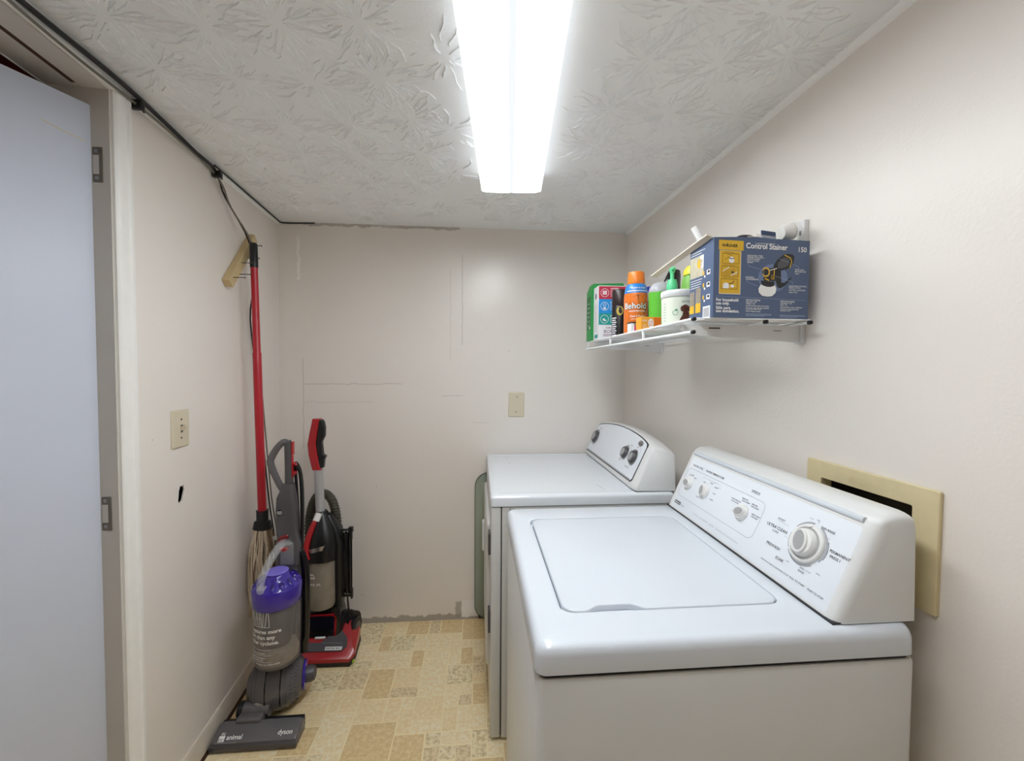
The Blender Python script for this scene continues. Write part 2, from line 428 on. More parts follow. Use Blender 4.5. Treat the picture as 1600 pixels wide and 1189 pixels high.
# u x v = (1/nL, AL/nL, 0): into the room
def sL(y): return y*nL
hy, hz = 1.416, .964
hole = [(sL(hy+dx), hz+dz) for dx, dz in ((-.016, -.022), (-.009, -.03), (.004, -.024), (.011, -.006), (.017, .008), (.013, .026), (.004, .022), (-.004, .026), (-.011, .012), (-.013, -.004))]
DOORH = [(sL(DY0), -.02), (sL(DY1), -.02), (sL(DY1), DH), (sL(DY0), DH)]
outerL = [(sL(YF), -.02), (sL(DY0), -.02), (sL(DY0), DH), (sL(DY1), DH), (sL(DY1), -.02), (sL(D+.03), -.02), (sL(D+.03), H+.02), (sL(YF), H+.02)]
wall_poly('wall_left', outerL, [hole], ML, M_wall, .004)
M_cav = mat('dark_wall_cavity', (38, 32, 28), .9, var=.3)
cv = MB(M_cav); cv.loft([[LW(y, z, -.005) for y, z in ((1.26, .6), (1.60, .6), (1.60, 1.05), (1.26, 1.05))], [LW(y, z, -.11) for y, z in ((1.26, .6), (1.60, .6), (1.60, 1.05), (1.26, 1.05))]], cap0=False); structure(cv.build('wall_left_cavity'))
MBk = frame_m((0, D, 0), (1, 0, 0), (0, 0, 1))                   # n = (0,-1,0)
wall_poly('wall_back', [(-1.2, -.03), (1.0, -.03), (1.0, H+.02), (-1.2, H+.02)], [], MBk, M_wallb)
nR = math.hypot(1, AR)
MR = frame_m((rx(0), 0, 0), (AR/nR, -1/nR, 0), (0, 0, 1))        # s along -y, n into the room
def sR(y): return -y*nR
BY0, BY1, BZ0, BZ1 = .733, .941, .965, 1.115
wall_poly('wall_right', [(sR(D+.03), -.03), (sR(YF), -.03), (sR(YF), H+.02), (sR(D+.03), H+.02)],
          [[(sR(BY1+.006), BZ0-.006), (sR(BY0-.006), BZ0-.006), (sR(BY0-.006), BZ1+.006), (sR(BY1+.006), BZ1+.006)]], MR, M_wall)
MF = frame_m((0, YF, 0), (-1, 0, 0), (0, 0, 1))
wall_poly('wall_front', [(-1.2, -.03), (1.2, -.03), (1.2, H+.02), (-1.2, H+.02)], [], MF, M_front)
# the hall beyond the door
h_ = MB(M_hall)
h_.box(-2.62, -2.58, YF, D, -.02, H+.02); structure(h_.build('wall_hall_far'))
h_ = MB(M_hall); h_.box(-2.6, -1.15, D-.3, D-.25, -.02, H+.02); structure(h_.build('wall_hall_end'))
h_ = MB(M_hall); h_.box(-2.6, -.95, YF-.03, YF+.02, -.02, H+.02); structure(h_.build('wall_hall_near'))

h_ = MB(M_hall); h_.box(-2.6, -.9, YF, D, H+.001, H+.03); structure(h_.build('ceiling_hall'))
# unseen fill light added to brighten the dark hall above the door
hl = bpy.data.lights.new('hall_fill_light', 'POINT'); hl.energy = .9; hl.color = (1, .86, .7); hl.shadow_soft_size = .08
ho = bpy.data.objects.new('hall_fill_light', hl); COL.objects.link(ho); ho.location = (-1.9, 1.0, 1.85)

# ceiling/wall trims
t = MB(M_caulk)
for (ya, yb) in ((YF, D-.002),):
    A = [(rx(ya)-a, ya, H-b_) for a, b_ in ((0, 0), (.017, 0), (.016, .004), (.004, .019), (0, .020))]
    B = [(rx(yb)-a, yb, H-b_) for a, b_ in ((0, 0), (.012, 0), (.010, .006), (.004, .012), (0, .013))]
    t.loft([A, B])
structure(t.build('trim_1'))
t = MB(M_trimw)
A = [(lx(1.225)+a, 1.225, H-b_) for a, b_ in ((0, 0), (.010, 0), (.008, .014), (0, .026))]
B = [(lx(D-.002)+a, D-.002, H-b_) for a, b_ in ((0, 0), (.008, 0), (.007, .010), (0, .016))]
t.loft([A, B]); structure(t.build('trim_2'))
# door casing (side and head) on the room side
t = MB(M_trimw)
prof = [(0, 0), (.006, 0), (.010, .004), (.013, .012), (.013, .030), (.010, .033), (.010, .040), (.014, .044), (.014, .052), (.006, .056), (0, .056)]
t.loft([[LW(DY1+b_, z, a) for a, b_ in prof] for z in (0., 2.10)])
prof2 = [(0, 0), (.012, .001), (.014, .004), (.014, .022), (.006, .026), (.006, .036), (.012, .040), (.013, .056), (.004, .060), (0, .060)]
t.loft([[LW(y, DH-.004+b_*.60, a) for a, b_ in prof2] for y in (DY0-.05, DY1+.02)])
t.loft([[LW(DY0-b_, z, a) for a, b_ in prof] for z in (0., DH)])
structure(t.build('trim_3'))
# jamb lining with stop groove
t = MB(M_jamb)
JD = .140
t.loft([[LW(DY1+.001, z, o) for o in (.0,)] + [LW(DY1-.005, z, 0.), LW(DY1-.005, z, -JD), LW(DY1+.001, z, -JD)] for z in (0, DH)])
t.loft([[LW(y, DH+.001, 0), LW(y, DH-.008, 0), LW(y, DH-.008, -.060), LW(y, DH-.004, -.060), LW(y, DH-.004, -.070), LW(y, DH-.008, -.070), LW(y, DH-.008, -JD), LW(y, DH+.001, -JD)] for y in (DY0, DY1)])
t.loft([[LW(DY0-.001, z, 0), LW(DY0+.012, z, 0.), LW(DY0+.012, z, -JD), LW(DY0-.001, z, -JD)] for z in (0, DH)])
t.m(M_brown)
t.loft([[LW(y, DH-.0042, -.0597), LW(y, DH-.0085, -.0597), LW(y, DH-.0085, -.0705), LW(y, DH-.0042, -.0705)] for y in (DY0, DY1-.022)])
t.m(M_trimw)
t.loft([[LW(y, DH-.007, -JD), LW(y, DH-.010, -JD), LW(y, DH-.010, -JD-.004), LW(y, DH-.007, -JD-.004)] for y in (DY0, DY1)])
structure(t.build('trim_4'))
M_base = mat('dirty_white_baseboard', (218, 208, 194), .45, var=.12, vs_=18, bump=.2, bs=120)

# door, ajar into the hall
HX, HY = lx(DY1)-.0395, DY1-.009
ang = math.radians(24.5)
dv = Vector((-math.sin(ang), -math.cos(ang), 0)); dn = Vector((math.cos(ang), -math.sin(ang), 0))   # along the door / its face towards the room
Md = frame_m((HX, HY, 0), dv, (0, 0, 1))
do = thing('door_1', None, None, (HX, HY, 0)); do['kind'] = 'structure'
nsgn = 1 if (Md.to_3x3() @ Vector((0, 0, 1))).dot(dn) > 0 else -1
b_ = MB(M_doorp)
b_.box(0, .70, .012, 2.044, -.035 if nsgn > 0 else 0, 0 if nsgn > 0 else .035, .003, 2, Md)
b_.m(M_ivory); 
b_.line(Md, [(.012, 1.947), (.055, 1.951), (.09, 1.957)], .003, .0006*nsgn)
b_.build('door_slab', do)
for hz0 in (1.895, .99, .25):
    hb = MB(M_chrome); y0 = DY1-.0065
    hb.m(M_hinge)
    xa, xb = LW(DY1, 0, -.040)[0], LW(DY1, 0, -.016)[0]
    hb.box(xa, xb, y0-.0015, y0+.001, hz0-.045, hz0+.045, .0006, 1)
    hb.m(M_jamb); hb.box(xa+.002, xb-.008, y0-.0022, y0-.001, hz0-.024, hz0+.024)
    hb.m(M_chrome)
    for dz in (-.034, .034): hb.ball((xa+.010, y0-.0016, hz0+dz), (.005, .002, .005), 10)
    hb.build('hinge', do)

# baseboard
t = MB(M_base)
pb = [(0, .012), (.013, .012), (.013, .060), (.010, .068), (.010, .074), (.005, .086), (0, .088)]
t.loft([[LW(y, z, o) for o, z in pb] for y in (DY1+.058, D-.004)])
t.m(M_brown); t.loft([[LW(y, z, o) for o, z in ((0, 0), (.020, 0), (.012, .0115), (0, .0115))] for y in (DY1+.058, D-.004)])
structure(t.build('baseboard_left'))

# ------------------------------------------------------------------ ceiling light
def lamp_material():
    m = bpy.data.materials.new('prismatic_lit_diffuser'); m.use_nodes = True
    nt = m.node_tree; N = nt.nodes; L = nt.links
    N.remove(N['Principled BSDF']); em = N.new('ShaderNodeEmission'); L.new(em.outputs[0], N['Material Output'].inputs[0])
    em.inputs[0].default_value = (.925, .97, 1., 1)
    tc = N.new('ShaderNodeTexCoord'); sep = N.new('ShaderNodeSeparateXYZ'); L.new(tc.outputs['Object'], sep.inputs[0])
    def mt(op, a, b=None, c=None):
        q = N.new('ShaderNodeMath'); q.operation = op
        for i, v in enumerate((a, b, c)):
            if v is None: continue
            if isinstance(v, (int, float)): q.inputs[i].default_value = v
            else: L.new(v, q.inputs[i])
        return q.outputs[0]
    k = 2*PI/.0085
    s1 = mt('SINE', mt('MULTIPLY', mt('ADD', sep.outputs['X'], sep.outputs['Y']), k))
    s2 = mt('SINE', mt('MULTIPLY', mt('SUBTRACT', sep.outputs['X'], sep.outputs['Y']), k))
    dots = mt('GREATER_THAN', mt('MULTIPLY', s1, s2), .30)
    flat = mt('LESS_THAN', mt('ABSOLUTE', sep.outputs['X']), .100)
    mid = mt('LESS_THAN', mt('ABSOLUTE', sep.outputs['X']), .008)
    dots = mt('MULTIPLY', dots, flat)
    side = mt('GREATER_THAN', mt('ABSOLUTE', sep.outputs['X']), .0985)
    top = mt('MULTIPLY_ADD', dots, -.93*LAMP, LAMP)          # dark facets between the bright prisms
    top = mt('ADD', mt('MULTIPLY', top, mt('SUBTRACT', 1., mid)), mt('MULTIPLY', mid, .58))   # the seam between the two tubes
    top = mt('ADD', mt('MULTIPLY', top, mt('SUBTRACT', 1., side)), mt('MULTIPLY', side, 1.0))
    L.new(top, em.inputs[1])
    return m
M_lamp = lamp_material()
la = math.atan2(.0645, .82)
lt = thing('ceiling_light', 'long fluorescent ceiling light with a prismatic wraparound cover', 'light', (.1265-.0645*.76/.82, 1.60-.76, H), -la)
b_ = MB(M_lamp)
sec = [(-.118, -.004), (-.119, -.030), (-.1175, -.053), (-.113, -.0575), (-.100, -.059), (-.05, -.0605), (.0, -.0605), (.05, -.0605), (.100, -.059), (.113, -.0575), (.1175, -.053), (.119, -.030), (.118, -.004)]
b_.loft([[(x*.975, y, z*k_) for x, z in sec] for y, k_ in ((-.760, .48), (.760, 1.15))])
b_.build('diffuser', lt, local=True)
M_endcap = mat('lit_white_end_cap', (240, 246, 248), .4)
for sgn in (-1, 1):
    b_ = MB(M_endcap)
    b_.loft([[(x*.985, sgn*y, z*(1.17 if sgn > 0 else .50)) for x, z in sec] for y in (.760, .766)])
    b_.build('end_cap', lt, local=True)
b_ = MB(M_trimw); b_.box(-.105, .105, -.758, .758, -.003, 0); b_.build('mounting_pan', lt, local=True)

# ------------------------------------------------------------------ washer
wa = thing('washing_machine', 'white top-loading washing machine with a four-knob slanted control console, nearest the camera', 'washing machine', (.445, 1.005, 0))
b_ = MB(M_cabinet); R8 = rrect(.100, .795, .664, 1.346, .016)
b_.loft([at_z(R8, .02), at_z(R8, .853), at_z(rrect(.103, .792, .667, 1.343, .014), .858), at_z(rrect(.112, .783, .676, 1.334, .01), .858)])
b_.build('cabinet', wa)
b_ = MB(M_gap); b_.loft([at_z(rrect(.106, .787, .670, 1.340, .012), .850), at_z(rrect(.106, .787, .670, 1.340, .012), .872)]); b_.build('seam_shade', wa)  # dark inset box standing in for the shadow between cabinet and top
for fx in (.14, .75):
    for fy in (.71, 1.30):
        b_ = MB(M_black); b_.lathe([(.02, 0), (.022, .008), (.012, .012), (.012, .022)], Matrix.Translation((fx, fy, 0)), 14); b_.build('foot', wa)
LX0, LX1, LY0, LY1 = .161, .607, .760, 1.240
b_ = MB(M_white)
rings = []
for ins, z, r in ((.004, .866, .018), (0, .868, .020), (0, .898, .022), (.003, .9075, .022), (.008, .9130, .020), (.015, .9155, .018)):
    rings.append(at_z(rrect(.097+ins, .793-ins*.6, .662+ins, 1.348-ins, r), z))
for ins, z in ((-.010, .9153), (-.004, .9155), (0, .9148), (.0015, .910), (.0015, .9035)):
    rings.append(at_z(rrect(LX0-.003+ins, LX1+.003-ins, LY0-.003+ins, LY1+.003-ins, .030), z))
b_.loft(rings); b_.build('top_cover', wa)
# lid with a finger notch on the near edge
out = rrect(LX0+.005, LX1, LY0+.001, LY1-.001, .028, 6)
low = [p for p in out if p[1] <= (LY0+LY1)/2]; up = [p for p in out if p[1] > (LY0+LY1)/2]
yn = LY0+.001
notch = [(.208, yn), (.216, yn+.003), (.232, yn+.0145), (.240, yn+.017), (.302, yn+.017), (.309, yn+.0145), (.322, yn+.003), (.330, yn)]
k = max(i for i, p in enumerate(out) if abs(p[1]-yn) < 1e-6 and p[0] < .3)
poly = out[:k+1]+notch+out[k+1:]
b_ = MB(M_white); b_.prism(poly, .9156, None, .0028, 3, True, .9045); b_.build('lid', wa)
b_ = MB(M_gap); b_.rect(None, .165, .170, .775, 1.21, .9042); b_.build('lid_gap_shade', wa)  # dark strip laid in the open lid gap as its shade
# console
PWm = frame_m((.650, 1.345, .918), (0, -1, 0), (.085, 0, .187))
b_ = MB(M_plastic_w)
cp = [(.648, .9175), (.6515, .9255), (.722, 1.080), (.731, 1.097), (.742, 1.109), (.757, 1.116), (.792, 1.118), (.803, 1.112), (.806, 1.100), (.810, .9175)]
secs = []
for y, e in ((1.347, .016), (1.344, .007), (1.337, .0015), (1.328, 0), (.706, 0), (.694, .0025), (.686, .009), (.682, .020)):
    cx, cz = .752, .99
    ring = []
    for x, z in cp:
        dx, dz = (x-cx), (z-cz)
        fx = e if x < .735 else (e*.3 if z > 1.0 else 0)
        ring.append((x+fx*.95 if x < .735 else x-(.2*e if x > .8 else 0), y, z-(e*.55 if z > 1.05 else 0)))
    secs.append(ring)
b_.loft(secs); cons = b_.build('console', wa, angle=50)
b_ = MB(M_black); b_.box(.6462, .805, .684, 1.345, .9150, .9196); b_.build('console_seam', wa)
b_ = MB(M_panel_w); b_.prism(rrect(.024, .640, .004, .183, .010), .0018, PWm, .0012, 2, True)
b_.m(M_gap); b_.rect(PWm, .045, .628, .1832, .1842, .0007)  # thin dark line painted as the shadow under the console bar
b_.build('control_panel', wa)
b_ = MB(M_white)
b_.tube([PWm @ Vector((u, .196, .000)) for u in (.024, .10, .3, .5, .634)], .0062, 12)
b_.build('console_light_bar', wa, angle=60)
# printing on the console
b_ = MB(M_inkl); hgt = .0022
rr_ = rrect(.030, .402, .0475, .145, .018, 6)
b_.line(PWm, rr_, .0009, hgt, True)
b_.line(PWm, [(.455, .122), (.485, .1205)], .0006, hgt); b_.line(PWm, [(.485, .097), (.505, .095)], .0006, hgt)
b_.m(M_ink)
T = lambda s, u, v, sz, al='LEFT', bo=0., m=None, rot=0.: (b_.m(m or M_ink), b_.text(PWm, s, u, v, sz, hgt, al, bo, rot=rot))
T('WATER LEVEL', .047, .1545, .0092); T('WATER TEMPERATURE', .122, .1545, .0092, bo=.01); T('SPEEDS', .337, .156, .0098, bo=.01)
T('ULTRA CLEAN', .426, .102, .0098, bo=.012); T('SHORT', .450, .1245, .0068); T('SUPER', .449, .0935, .0068)
T('PREWASH', .4475, .0615, .0094, bo=.012); T('SOAK', .487, .043, .0092, bo=.012)
T('PERMANENT', .5965, .1125, .0078, bo=.015); T('PRESS I', .601, .1025, .0078, bo=.015)
T('2ND RINSE', .5585, .147, .0070, bo=.01); T('2ND', .552, .053, .0062); T('RINSE', .551, .046, .0062)
T('PUSH IN & TURN CLOCKWISE TO SET', .452, .024, .0050); T('PULL TO START', .540, .024, .0056, bo=.01); T('PUSH TO STOP', .587, .024, .0056, bo=.01)
T('Heavy Duty  \u2022  Super Capacity Plus  \u2022  Quiet Pak  \u2022  3 Speed Motor with 5 Speed Combinations', .150, .021, .0056, m=M_inkl)
for s_, u, v in (('LOW', .050, .122), ('MED', .064, .124), ('HIGH', .080, .119), ('HOT', .134, .121), ('COLD', .166, .128), ('WARM', .192, .122), ('COLD', .196, .104), ('WARM', .194, .084), ('COLD', .130, .071),
                 ('ULTRA DELICATE', .277, .117), ('SLOW SLOW', .281, .111), ('DELICATE', .316, .130), ('SLOW SLOW', .318, .124), ('MEDIUM', .357, .127), ('FAST SLOW', .357, .121), ('HEAVY DUTY', .369, .104), ('FAST FAST', .371, .098)):
    T(s_, u, v, .0052, bo=.01)
for s_, u, v in (('AUTO', .181, .133), ('RINSE', .208, .125)): T(s_, u, v, .0045, m=M_inkl)
b_.m(M_inkl); b_.line(PWm, rrect(.126, .216, .056, .136, .004, 3)[:8], .0005, hgt)
for s_, u, v in (('FULL', .527, .156), ('8', .549, .154), ('OFF', .543, .158), ('HEAVY', .572, .132), ('10', .580, .122), ('OFF', .516, .050), ('RINSE', .567, .054), ('SPIN', .590, .060)): T(s_, u, v, .0050, m=M_inkl)
b_.m(M_inkl); b_.ring(PWm, .545, .105, .0455, .0035, hgt, -.5, 1.2); b_.ring(PWm, .545, .105, .0455, .0035, hgt, 1.6, 2.6); b_.ring(PWm, .545, .105, .0455, .0035, hgt, 3.0, 3.7); b_.ring(PWm, .545, .105, .0455, .0035, hgt, 4.1, 5.4)
b_.m(M_ink); b_.ring(PWm, .545, .105, .0465, .0012, hgt+.0001, 3.8, 4.9); b_.ring(PWm, .545, .105, .049, .0012, hgt, -.3, .5)
b_.m(M_black); b_.poly([(.0325, .0195, hgt), (.069, .0195, hgt), (.070, .0290, hgt), (.0335, .0290, hgt)], PWm)
b_.m(M_wprint); b_.text(PWm, 'Kenmore', .0345, .0218, .0085, hgt+.0003, bold=.02)
T('80 Series', .074, .0215, .0055)
b_.build('console_print', wa)
def grip_knob(u, v, r, a, parent, pm, h=.008, name='knob', pointer=False, body=M_knob, face=M_knobface):
    K = pm @ Matrix.Translation((u, v, .0018)) @ Matrix.Rotation(a, 4, 'Z')
    q = MB(body); q.lathe([(r*1.04, 0), (r*1.04, .003), (r*.94, .005), (r*.88, h), (r*.80, h+.0015), (.0001, h+.0015)], K, 28)
    # raised D grip with a scooped face
    g = [(r*.86*math.cos(t), r*.60*math.sin(t)) for t in [2*PI*i/20 for i in range(20)]]
    q.prism(g, h+.005, K, .0015, 2, True, h)
    if pointer: q.prism([(-r*1.35, 0), (-r*.4, r*.36), (-r*.4, -r*.36)], h+.003, K, .001, 1, True, h*.3)
    q.m(face); q.disc(K, r*.04, 0, r*.72, r*.45, 20, h+.0053)
    return q.build(name, parent)
grip_knob(.065, .096, .0205, -.2, wa, PWm); grip_knob(.158, .0975, .0205, PI*.62, wa, PWm); grip_knob(.336, .0965, .0215, .25, wa, PWm, pointer=True)
K = PWm @ Matrix.Translation((.545, .105, .0018))
q = MB(M_knob); q.lathe([(.0425, 0), (.0425, .002), (.0400, .006), (.0385, .007), (.031, .007), (.030, .006), (.0001, .006)], K, 48); 
q.m(M_knobface); q.ring(K, 0, 0, .0325, .0045, .0072)  # grey ring painted as the shadow around the timer knob
q.m(M_ink); q.line(K, [(-.004, .033), (.003, .038)], .0012, .0073)
dial = q.build('timer_dial', wa)
q = MB(M_knob); q.lathe([(.0305, .006), (.0300, .008), (.0275, .015), (.0255, .017), (.0001, .017)], K, 40)
K2 = K @ Matrix.Rotation(PI*.60, 4, 'Z')
q.prism([(.0255*math.cos(t), .0175*math.sin(t)) for t in [2*PI*i/28 for i in range(28)]], .0215, K2, .0022, 3, True, .016)
q.m(M_knobface); q.disc(K2, .001, 0, .0212, .0134, 28, .0219)
q.build('timer_knob', dial)

# ------------------------------------------------------------------ dryer
dr = thing('clothes_dryer', 'white clothes dryer with dark grey knobs between the washing machine and back wall', 'dryer', (.395, 1.845, 0))
b_ = MB(M_cabinet); b_.box(.0895, .735, 1.480, 2.208, .016, .874, .004, 2)
b_.build('cabinet', dr)
b_ = MB(M_cabinet); b_.box(.120, .735, 1.4765, 1.4795, .016, .872, .001, 1); b_.box(.0900, .1185, 1.4765, 1.4795, .012, .872, .001, 1); b_.build('side_panel', dr)
b_ = MB(M_cabinet); b_.box(.050, .0865, 1.476, 2.210, .012, .873, .006, 3); b_.build('front_panel', dr)
b_ = MB(M_gap); b_.box(.085, .091, 1.481, 2.205, .02, .870); b_.box(.1180, .1205, 1.479, 1.4815, .02, .870); b_.build('panel_seam', dr)
for fx in (.09, .70):
    for fy in (1.52, 2.17):
        b_ = MB(M_black); b_.lathe([(.02, 0), (.022, .006), (.012, .008), (.012, .018)], Matrix.Translation((fx, fy, 0)), 14); b_.build('foot', dr)
b_ = MB(M_white2); rings = []
for ins, z, r in ((.003, .8755, .012), (0, .877, .014), (0, .904, .014), (.002, .9105, .014), (.007, .914, .012), (.03, .9148, .012), (.036, .9140, .012), (.05, .9138, .012)):
    rings.append(at_z(rrect(.048+ins, .740-ins, 1.473+ins, 2.214-ins, r), z))
b_.loft(rings)
b_.m(M_ink); b_.line(None, [(.475, 1.60), (.49, 1.53)], .0016, .9142); b_.line(None, [(.51, 1.515), (.565, 1.513)], .0009, .9142)
for x, y in ((.15, 2.10), (.155, 1.99)): b_.disc(None, x, y, .0035, h=.9142)
b_.build('top_cover', dr)
# console: front slope with an arched top
b_ = MB(M_plastic_w)
PDm = frame_m((.592, 2.212, .9145), (0, -1, 0), (.075, 0, .175))
secs = []
Y0d, Y1d = 1.489, 2.2135
for t_, e in ((0, .030), (.006, .014), (.02, .005), (.05, 0), (.15, 0), (.25, 0), (.35, 0), (.45, 0), (.55, 0), (.65, 0), (.75, 0), (.85, 0), (.95, 0), (.98, .003), (.992, .010), (1, .022)):
    y = Y1d+(Y0d-Y1d)*t_
    top = .180+.042*(1-(2*t_-1)**2)
    c0 = PDm @ Vector((0, 0, 0)); vv = (PDm.to_3x3() @ Vector((0, 1, 0)))
    def sp(v, n): 
        p = PDm @ Vector((0, v, n)); return p.x, p.z
    pts = [sp(.003, .004), sp(.012, .0085), sp(.022, .006), sp(top-.02, .006), sp(top-.006, .003), sp(top, -.006), (.733, sp(top, 0)[1]-.012), (.744, sp(top, 0)[1]-.024), (.748, .917)]
    cx, cz = .69, .98
    secs.append([(x+(cx-x)*min(e*5, .18) if x < .70 else x, y, z+(cz-z)*min(e*3.2, .1) if z > 1.0 else z) for x, z in pts])
b_.loft(secs); b_.build('console', dr, angle=55)
b_ = MB(M_gap); b_.box(.596, .742, 1.494, 2.208, .9135, .9185); b_.build('console_seam', dr)
def dpanel(ins):
    p = [(.016+ins, .020+ins)]
    p += [(.050+ins, .172-ins), (.062+ins, .180-ins), (.08+ins*.5, .1835-ins)]
    p += [(u, .183+.026*(1-(2*(u-.08)/.60-1)**2)-ins+.008*(u/.69)) for u in (.15, .22, .30, .38, .46, .54, .60)]
    p += [(.655, .192-ins), (.676-ins, .186-ins), (.682-ins, .174-ins), (.672-ins, .032+ins), (.660-ins, .022+ins)]
    return p
b_ = MB(M_gap); b_.prism(dpanel(0)[::-1], .0078, PDm, 0, 1, True, .004)
b_.m(M_panel_w); b_.prism(dpanel(.004)[::-1], .0088, PDm, .0008, 1, True, .006)
b_.m(M_inkl); b_.rect(PDm, .03, .655, .0255, .0315, .0091)
b_.m(M_ink); hd = .0092
for s_, u, v in (('TIMED DRY', .095, .158), ('NORMAL', .035, .066), ('OFF', .085, .062), ('40', .118, .120), ('30', .125, .098), ('AUTO', .105, .078), ('LESS', .045, .125), ('LOW', .512, .146), ('TEMP', .480, .080), ('END OF', .480, .073), ('HEAT', .545, .150), ('START', .600, .155), ('PUSH TO START', .560, .062)):
    b_.text(PDm, s_, u, v, .0062, hd, bold=.01)
b_.m(M_inkl); b_.ring(PDm, .530, .128, .028, .001, hd, -.3, 1.4); b_.ring(PDm, .618, .132, .030, .001, hd, -.3, 1.4)
b_.build('control_panel', dr)
b_ = MB(M_chrome); b_.prism([(.620+.023*math.cos(t), .1755+.0125*math.sin(t)) for t in [2*PI*i/24 for i in range(24)]], .0108, PDm, .001, 2, True, .0085)
b_.m(M_ink); b_.text(PDm, 'Estate', .620, .1705, .0125, .0111, 'CENTER', shear=.3)
b_.build('badge', dr)
def dark_knob(u, v, r, a):
    K = PDm @ Matrix.Translation((u, v, .0088)) @ Matrix.Rotation(a, 4, 'Z')
    q = MB(M_chrome); q.lathe([(r*1.18, 0), (r*1.18, .002), (r*1.05, .003), (.0001, .003)], K, 32)
    kb = q.build('knob', dr)
    q = MB(M_dgrey); q.lathe([(r, .003), (r*.98, .006), (r*.84, .012), (r*.78, .0135), (.0001, .0135)], K, 32)
    q.prism([(-r*1.25, 0), (-r*.2, r*.75), (r*.8, r*.3), (r*.8, -r*.3), (-r*.2, -r*.75)], .0105, K, .003, 2, True, .004)
    q.m(M_knobface); q.prism([(r*.62*math.cos(t), r*.52*math.sin(t)) for t in [2*PI*i/24 for i in range(24)]], .0148, K, .001, 1, True, .013)
    q.build('knob_grip', kb)
dark_knob(.083, .108, .034, -2.4); dark_knob(.514, .113, .027, -2.4); dark_knob(.605, .112, .029, -2.2)
# door: closed, slightly proud of the front, hinged on the near side
Mdd = frame_m((.050, 1.565, 0), (0, 1, 0), (0, 0, 1))             # s from the hinge to the far edge; n = +x, into the cabinet
b_ = MB(M_cabinet)
b_.loft([[tuple(Mdd @ Vector((x, z, -h))) for x, z in rrect(0+i_, .545-i_, .205+i_, .800-i_, .045, 6)] for i_, h in ((0, .0005), (0, .009), (.004, .0135), (.012, .015))])
dd = b_.build('door', dr)
b_ = MB(M_panel_w)
ovl = rrect(.420, .452, .480, .635, .0155, 6)
b_.loft([[tuple(Mdd @ Vector((.436+(x-.436)*k_, .5575+(z-.5575)*k_, -h))) for x, z in ovl] for k_, h in ((1, .0145), (1, .0235), (.93, .0255), (.80, .0255), (.74, .022), (.70, .0165))])
b_.build('handle', dd)
for z in (.722, .425):
    b_ = MB(M_dgrey); b_.box(.041, .052, 1.512, 1.560, z-.040, z+.040, .002); b_.build('hinge', dr)

# glass sheet standing on the floor between the dryer and the back wall
gs = thing('glass_panel', 'greenish glass panel with rounded corners standing behind the dryer against the wall', 'glass panel', (.15, 2.2205, 0))
M_gglass = mat('greenish_glass', (176, 188, 172), .06, var=.03, alpha=.55)
M_gedge = mat('glass_dark_edge', (70, 76, 68), .2, var=.1)
MGl = frame_m((-.014, 2.2168, 0), (1, 0, 0), (0, 0, 1))
go_ = rrect(0, .34, .0015, .812, .078, 8)
b_ = MB(M_gglass); b_.prism([(x+(.17-x)*.012, z+(.4-z)*.006) for x, z in go_], 0, MGl, h0=-.006); b_.build('pane', gs)
b_ = MB(M_gedge); b_.loft([[tuple(MGl @ Vector((x+(.17-x)*k_, z+(.4-z)*k_*.42, -h))) for x, z in go_] for k_, h in ((.020, -.0006), (0, .0), (0, .006), (.020, .0066))], cap0=False, cap1=False); b_.build('polished_edge', gs)

# ------------------------------------------------------------------ recessed outlet box on the wall behind the washer
ob = thing('wall_outlet_box', 'aged beige recessed laundry outlet box behind the washing machine console', 'outlet box', (rx(.835), .835, .919))
def RWm(): return frame_m((rx(0), 0, 0), (AR/nR, -1/nR, 0), (0, 0, 1))
MRW = RWm()
b_ = MB(M_ivd)
o1 = rrect(sR(.984), sR(.686), .919, 1.156, .004, 2); i1 = rrect(sR(BY1), sR(BY0), BZ0, BZ1, .003, 2)
def lv(pts, n): return [tuple(MRW @ Vector((a, c, n))) for a, c in pts]
b_.loft([lv(o1, 0.0005), lv(o1, .007), lv(rrect(sR(.984)+.0015, sR(.686)-.0015, .9205, 1.1545, .004, 2), .0085), lv(rrect(sR(BY1)-.001, sR(BY0)+.001, BZ0-.001, BZ1+.001, .003, 2), .0085), lv(i1, .0075), lv(i1, -.02)], cap0=False, cap1=False)
b_.text(MRW, 'SMEZ-MEE', sR(.838), 1.130, .016, .0089, 'CENTER', .02); b_.text(MRW, 'W M PRODUCTS INC', sR(.838), 1.122, .0068, .0089, 'CENTER', .01)
b_.build('flange', ob, angle=18)
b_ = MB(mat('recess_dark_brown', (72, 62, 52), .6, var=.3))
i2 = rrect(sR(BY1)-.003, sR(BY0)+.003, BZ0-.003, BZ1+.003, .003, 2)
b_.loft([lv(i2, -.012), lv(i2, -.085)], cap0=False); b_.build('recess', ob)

# ------------------------------------------------------------------ switch, blank plate
def plate(root, M, w, h, holes, m, inset=None):
    q = MB(m); q.loft([[tuple(M @ Vector((x, y, z))) for x, y in rrect(-w/2+i_, w/2-i_, -h/2+i_, h/2-i_, .004, 3)] for i_, z in ((0, .0003), (0, .003), (.002, .0055), (.006, .0062))]); 
    q.build('cover_plate', root)
    for (x, y) in holes:
        q = MB(M_dgrey); q.lathe([(.0032, .006), (.0032, .0074), (.0001, .0076)], M @ Matrix.Translation((x, y, 0)), 12); q.build('screw', root)
sw = thing('light_switch', 'ivory light switch with a single toggle on the wall beside the door casing', 'light switch', LW(1.413, 1.117))
MS = frame_m(LW(1.413, 1.177, .0), (-AL, 1, 0), (0, 0, 1)) @ Matrix.Rotation(-.02, 4, 'Z')
plate(sw, MS, .086, .122, ((0, .030), (0, -.030)), M_ivory)
